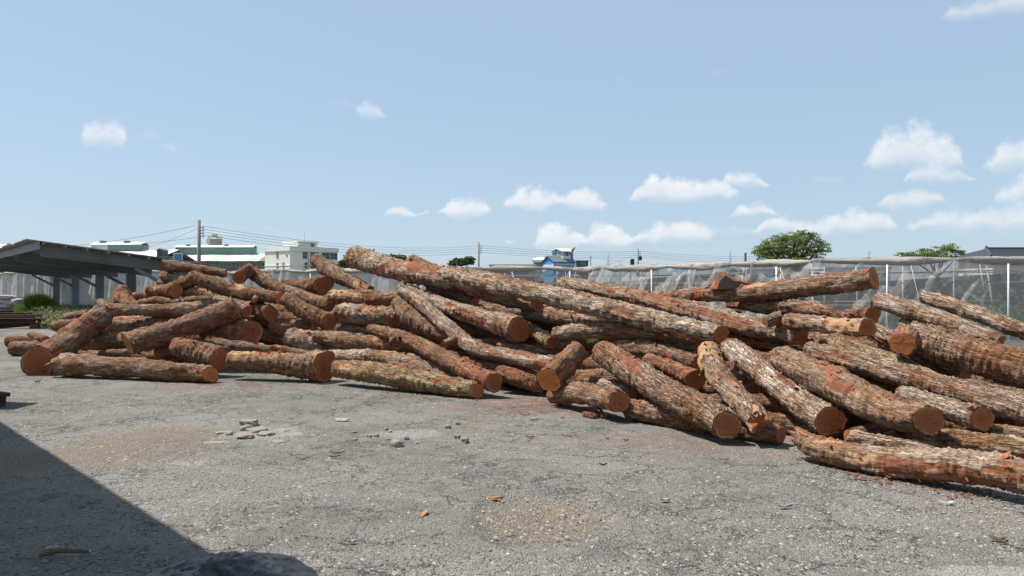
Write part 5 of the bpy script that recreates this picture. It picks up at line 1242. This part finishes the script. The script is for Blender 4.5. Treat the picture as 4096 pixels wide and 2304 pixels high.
# ------------------------------------------------------------------ shed roof over the photographer, which throws the big shadow on the left
def near_roof():
    H = 4.2; k = H / math.tan(SUN_EL); sx, sy = -sdir.x / math.hypot(sdir.x, sdir.y) * k, -sdir.y / math.hypot(sdir.x, sdir.y) * k
    p, q = gp(0, 1690), gp(850, 2222); d = (q - p) / np.linalg.norm(q - p); n = np.array((-abs(d[1]), -abs(d[0]), 0)); o = np.array((-sx, -sy, 0))
    a, b = p - d * 1.0 + o, q + d * 9.0 + o; root = empty('canopy', (*(a + n * 3)[:2], 0)); b0 = np.array((*(a + n * 3)[:2], 0)); tag(root, 'steel canopy standing off to the left, throwing the straight-edged shadow', 'canopy')
    for j in range(12):
        f0, f1 = j / 12, (j + 1.0) / 12; a0, a1 = a + (b - a) * f0, a + (b - a) * f1
        MB().prism([a0 + (0, 0, H) - b0, a1 + (0, 0, H) - b0, a1 + n * 6 + (0, 0, H + .5) - b0, a0 + n * 6 + (0, 0, H + .5) - b0], (0, 0, .05)).build('roof_sheet', M['shedroof'], root)
    for f in (.06, .94):
        for w in (2.6, 5.6): c = a + (b - a) * f + n * w - b0; MB().bar(c, c + (0, 0, H + .1), .2, .2, (1, 0, 0)).build('post', M['steel'], root)
near_roof()
def offcut():
    m = MB(); p = at(27, 1580, 10.15)
    m.bar(p, p + (-1.3, .5, .06), .10, .05); m.bar(p + (-.02, 0, -.05), p + (-1.3, .5, .0), .03, .1); o = m.build('steel_offcut', M['rust']); tag(o, 'rusty steel offcut sticking in beside the big shadow', 'beam')
    q = p + (-.10, .02, 0); m = MB().box((q[0] - .05, q[1] - .06, 0), (q[0] + .04, q[1] + .06, q[2] - .07)); m.box((-7.75, 10.05, 0), (-7.08, 10.6, 1.25)); tag(m.build('scrap_shadow_caster', M['rust']), 'scrap prop under the offcut with an unseen tall block added to throw a shadow', 'scrap')  # tall box is out of view, added and sized to throw the small shadow
offcut()
def tarp():
    n = 130; X, Yv = np.meshgrid(np.linspace(-2.35, -.80, n), np.linspace(3.1, 4.75, n)); x, y = X.ravel(), Yv.ravel()
    d = np.hypot((x + 1.50) / .56, (y - 3.80) / .74); h = np.clip(1 - d, 0, 1) ** .55
    w = fbm(np.c_[x * 4, y * 4, x * 0], 4, .6); rid = 1 - np.abs(fbm(np.c_[x * 3.2 + 4, y * 3.2, x * 0 + 2], 4, .6) - .5) * 4
    rid2 = 1 - np.abs(fbm(np.c_[x * 8 + 2, y * 8 + x * 3, x * 0 + 7], 3, .6) - .5) * 5
    z = .8 * h * (.135 + .10 * (w - .5) * 2 + .055 * np.clip(rid, 0, 1) + .035 * np.clip(rid2, 0, 1)); keep = (d < 1.02 + .12 * (fbm(np.c_[x * 3, y * 3, x * 0 + 5], 3) - .5)).reshape(n, n)
    i = (np.arange(n - 1)[:, None] * n + np.arange(n - 1)[None]); ok = (keep[:-1, :-1] & keep[1:, 1:] & keep[1:, :-1] & keep[:-1, 1:]).ravel(); i = i.ravel()[ok]
    x2 = x + (w - .5) * .12; o = mesh_obj('plastic_sheet', np.c_[x2, y, z + .012], np.c_[i, i + 1, i + 1 + n, i + n], M['plastic'], None, True)
    md = o.modifiers.new('thickness', 'SOLIDIFY'); md.thickness = .004
    tag(o, 'crumpled black plastic sheet lying on the asphalt', 'plastic sheet')
tarp()
# slabs of broken concrete
def slab(x, y, w, d, h, tilt, seed, label):
    c = gp(x, y); o = lump('concrete_chunk', c + np.array((0, 0, h * .35)), w * c[1] / F, d, h * .62, M['crete_pale'], seed, 3, .38, 0, seed * .9)
    tag(o, label, 'concrete chunk', 'broken concrete chunks in the yard')
SL = [(995, 1702, 26, .10, .07, (.1, .25), 'thick upright chunk crowning the broken concrete patch'), (985, 1722, 20, .07, .06, (-.1, .1), 'small block right before the crowning concrete chunk'), (900, 1738, 36, .07, .035, (0, .1), 'long flat concrete plate at the left of the broken patch'),
      (1030, 1726, 40, .10, .04, (.06, -.05), 'concrete plate between the crowning chunk and the smooth crust'), (985, 1752, 36, .09, .05, (0, .15), 'broad raised concrete plate in the middle of the broken patch'), (1065, 1742, 34, .08, .04, (.05, .1), 'cracked concrete plate beside the raised one'),
      (1130, 1724, 34, .08, .02, (0, .02), 'wide low concrete crust at the back of the broken patch'), (1180, 1742, 36, .08, .018, (.02, .02), 'wide low concrete crust at the right of the broken patch'), (1110, 1768, 34, .05, .015, (0, 0), 'thin concrete crust along the front of the broken patch'), (860, 1772, 40, .06, .012, (0, 0), 'thin flake of concrete in the sand beside the broken patch')]
for k, (x, y, w, d, h, t, lb) in enumerate(SL): slab(x, y, w, d, h, t, k + 40, lb)
ST = [(1420, 1727, 9), (1420, 1756, 11), (1478, 1742, 12), (1545, 1714, 10), (1590, 1768, 26), (1625, 1750, 12), (1668, 1770, 8), (1830, 1744, 13), (1860, 1756, 20), (1505, 1740, 12), (1555, 1756, 8), (1830, 1690, 11), (1790, 1704, 12), (1560, 1724, 9)]
SLB = ['grey pebble-like stone behind the other loose stones', 'stone at the outer edge of the loose stones', 'flat stone amid the loose stones', 'stone on the thin sandy crust', 'largest jagged pale stone of the loose stones', 'stone touching the back of the largest jagged one', 'round pebble right beside the largest jagged stone', 'pale stone leaning on the second largest one', 'second largest angular pale stone', 'low stone just behind the largest jagged one', 'tiny stone left of the largest jagged one', 'upright sliver of stone near the olive log', 'flat crust of stone on the sandy patch', 'small stone beside the flat sandy crust']
for k, (x, y, r) in enumerate(ST):
    Y = gy(y + r * .7); s = r * Y / F; o = lump('stone', (*gp(x, y + r * .7)[:2], s * .45), s, s * .8, s * .62, M['crete_pale'] if r > 9 else M['stone'], k + 9, 2, .45, 0, k * 1.3); tag(o, SLB[k], 'stone', 'loose stones in the yard')
lump_o = [lump('bark_clod', gp(2345 + k * 14, 1668 + (k % 3) * 4) + np.array((0, 0, .03)), .045, .04, .035, M['crumb'], k + 70, 2, .6) for k in range(6)]
root = empty('bark_clump', gp(2380, 1668)); tag(root, 'crumbling brown clump of bark in front of the polished brown cut', 'bark clump')
for o in lump_o: o.parent = root; o.matrix_parent_inverse = Matrix.Translation(-Vector(root.location))
# splinters, leaves and bits one can tell apart
def splinter(x, y, ln, ang, wd, mat, label, name='bark_chip', cat='chip', grp='wood chips on the asphalt', bend=.02):
    c = gp(x, y); d = np.array((math.cos(ang), math.sin(ang), 0)); sd = np.array((-d[1], d[0], 0)); V, n = [], 5
    for k in range(n):
        f = k / (n - 1) - .5; w = wd * (1 - (2 * abs(f)) ** 2 * .75) * (1 + .25 * math.sin(k * 2.1 + x)); p = c + d * ln * f + (0, 0, .008 + bend * abs(f))
        V += [p - sd * w, p + sd * w, p + sd * w * .6 + (0, 0, min(.014, wd * .7) + .004), p - sd * w * .6 + (0, 0, min(.014, wd * .7) + .004)]
    fc = [(0, 3, 2, 1), tuple(4 * (n - 1) + i for i in (0, 1, 2, 3))]
    for k in range(n - 1):
        for i in range(4): j = (i + 1) % 4; fc.append((4 * k + i, 4 * k + j, 4 * k + 4 + j, 4 * k + 4 + i))
    tag(mesh_obj(name, V, fc, mat), label, cat, grp)
SPL = [(1970, 2002, .20, -.1, .022, 'leaforange', 'orange-brown bark sliver at the rim of the sandy pothole'), (1870, 2046, .09, .35, .012, 'leaforange', 'small tan splinter left of the sandy pothole'), (2010, 1874, .11, -.05, .010, 'palechip', 'tan splinter on bare asphalt behind the pothole'), (1350, 1816, .17, .1, .014, 'fibre', 'upper of two dark splinters near the concrete patch'),
       (1338, 1832, .13, .25, .014, 'fibre', 'lower of two dark splinters near the concrete patch'), (2412, 1864, .09, 0, .012, 'fibre', 'red bark chip alone right of the tan splinter'), (2120, 1753, .12, .05, .014, 'chip', 'red bark chip before the sawdust stain'), (2505, 1766, .07, .1, .016, 'chip', 'red chip in front of the dark bottom log'), (2430, 1760, .06, .1, .010, 'chip', 'tiny red chip left of its twin before the bottom log'),
       (2280, 1751, .05, 0, .012, 'chip', 'little red chip between the sawdust stain and the bottom log'), (2100, 1664, .16, .0, .02, 'leaforange', 'tan chip on the sawdust stain below the olive log'), (1908, 1556 + 48, .10, .1, .018, 'chip', 'red chip beside the round cut of the olive log'), (2137, 1684, .12, .2, .012, 'chip', 'bark shaving before the shadow of the ringed cut'), (2250, 1676, .06, .3, .014, 'chip', 'chip at the tip of the ringed-cut shadow'),
       (3790, 2018, .15, -.04, .010, 'white', 'white plastic stick on the asphalt'), (3140, 2034, .13, .1, .02, 'stone', 'grey leaf-like scrap on the asphalt before the low log'), (3990, 2166, .11, -.6, .022, 'trunkbark', 'dark curled leaf on the asphalt'), (4010, 2176, .08, -.2, .015, 'trunkbark', 'dark leaf stalk beside the curled leaf'), (1175, 1690 + 13, .14, .05, .008, 'palechip', 'pale stick behind the concrete patch'), (1650, 1728, .16, -.5, .007, 'palechip', 'pale stick among the loose stones'),
       (1700, 1706, .3, -.03, .005, 'palechip', 'thin dry stalk behind the loose stones'), (612, 1557, .16, .0, .012, 'palechip', 'pale splinter before the small round cut'), (1370, 1685, .22, 0, .05, 'concrete', 'flat pale crust behind the loose stones'), (2530, 1968, .18, -.1, .008, 'palechip', 'straw wisp right of the pothole'), (1600, 1950, .09, -.2, .006, 'palechip', 'thin straw left of the tan splinter'), (2660, 2010, .09, .1, .022, 'stone', 'grey scrap right of the sandy pothole'),
       (150, 1592 - 62, .12, .1, .03, 'wire', 'black rag on the asphalt before the torn split log'), (1410, 2178, .06, .3, .02, 'stone', 'dark pebble cluster before the plastic sheet')]
for (x, y, ln, an, wd, mt, lb) in SPL: splinter(x, y, ln * .8, an, wd * .8, M[mt], lb)
def leaf():
    c = gp(1692, 2066); o = [(-.045, -.05), (-.01, -.055), (.02, -.03), (.05, 0), (.045, .04), (.02, .06), (0, .045), (-.015, .02), (-.04, .0)]
    tag(MB().prism([(c[0] + a * .62, c[1] + b * 1.1, .006 + .3 * abs(a) + .12 * (b + .05)) for a, b in o], (0, 0, .004)).build('dry_leaf', M['leaforange']), 'orange dry leaf lying on open asphalt', 'leaf')
leaf()
def stick():
    root = empty('stick', gp(255, 2220)); tag(root, 'broken stick with pale bared ends lying in the big shadow', 'stick'); b0 = gp(255, 2220)
    a, b, c = gp(155, 2236) + (0, 0, .02), gp(240, 2222) + (0, 0, .03), gp(355, 2220) + (0, 0, .02)
    MB().tube([a - b0, b - b0, c - b0], [.014, .016, .010], 7).build('stem', M['trunkbark'], root); MB().tube([gp(185, 2222) + (0, 0, .045) - b0, gp(235, 2220) + (0, 0, .05) - b0], [.008, .006], 6).build('bared_end', M['palechip'], root); MB().tube([c - b0, gp(362, 2218) + (0, 0, .02) - b0], [.012, .009], 6).build('bared_end', M['palechip'], root)
stick()
# loose grit and bark crumbs nobody could count
def scatter(name, n, mat, fn, size, label, seed, flat=.5):
    rs = np.random.default_rng(seed); p = fn(rs, n); n = len(p); sz = size(rs, n)
    base = np.array([(1, 0, 0), (-.5, .87, 0), (-.5, -.87, 0), (.1, 0, 1.0)]); an = rs.uniform(0, 6.283, n); jit = rs.uniform(.6, 1.4, (n, 4, 3))
    q = base[None] * jit * sz[:, None, None] * np.array((1, 1, flat)); ca, sa = np.cos(an)[:, None], np.sin(an)[:, None]
    V = np.stack([q[..., 0] * ca - q[..., 1] * sa + p[:, :1], q[..., 0] * sa + q[..., 1] * ca + p[:, 1:2], q[..., 2] - .002 + p[:, 2:]], -1).reshape(-1, 3); b = np.arange(n)[:, None] * 4
    o = mesh_obj(name, V, np.vstack([b + np.array([t]) for t in ((0, 1, 3), (1, 2, 3), (2, 0, 3))]), mat); tag(o, label, name.replace('_', ' '), None, 'stuff')
def yard(rs, n): v = HZ + rs.uniform(330, 1170, n); Y = EYE * F / (v - HZ); return np.c_[rs.uniform(-.68, .68, n) * Y, Y, np.full(n, .0)]
scatter('grit', 9000, M['stone'], yard, lambda r, n: r.gamma(2.0, .0026, n) + .003, 'fine grit strewn over the asphalt', 51, .7)
def pothole(rs, n):
    a, r = rs.uniform(0, 6.283, n), rs.random(n) ** .6; c = gp(2200, 2095); return np.c_[c[0] + np.cos(a) * r * .52, c[1] + np.sin(a) * r * .62, np.full(n, -.012)]
scatter('pothole_crumbs', 320, M['earth'], pothole, lambda r, n: r.gamma(1.5, .0032, n) + .002, 'crumbs of dry earth in the sandy pothole', 52, .7)
def sandy(rs, n):
    x = rs.normal(560, 260, n); y = np.clip(rs.normal(1790, 45, n), 1690, 1900); Y = EYE * F / (y - HZ); return np.c_[(x - CX) / F * Y, Y, np.zeros(n)]
scatter('earth_crumbs', 600, M['earth'], sandy, lambda r, n: r.gamma(1.6, .0035, n) + .003, 'crumbs of dry earth on the brown patch', 53, .6)
def front(rs, n):
    x = rs.uniform(200, 4000, n); y = base_row(x) + np.abs(rs.normal(0, 30, n)) - 14; Y = EYE * F / (y - HZ); return np.c_[(x - CX) / F * Y, Y, np.full(n, .002)]
scatter('bark_crumbs', 3600, M['crumb'], front, lambda r, n: r.gamma(1.4, .005, n) + .003, 'red bark crumbs strewn along the foot of the pile', 54, .25)

def rubble(rs, n):
    x = rs.normal(1040, 120, n); y = np.clip(rs.normal(1742, 20, n), 1690, 1800); Y = EYE * F / (y - HZ); return np.c_[(x - CX) / F * Y, Y, np.zeros(n)]
scatter('rubble_crumbs', 900, M['crete_pale'], rubble, lambda r, n: r.gamma(1.5, .008, n) + .004, 'crumbled concrete strewn round the broken chunks', 55, .6)
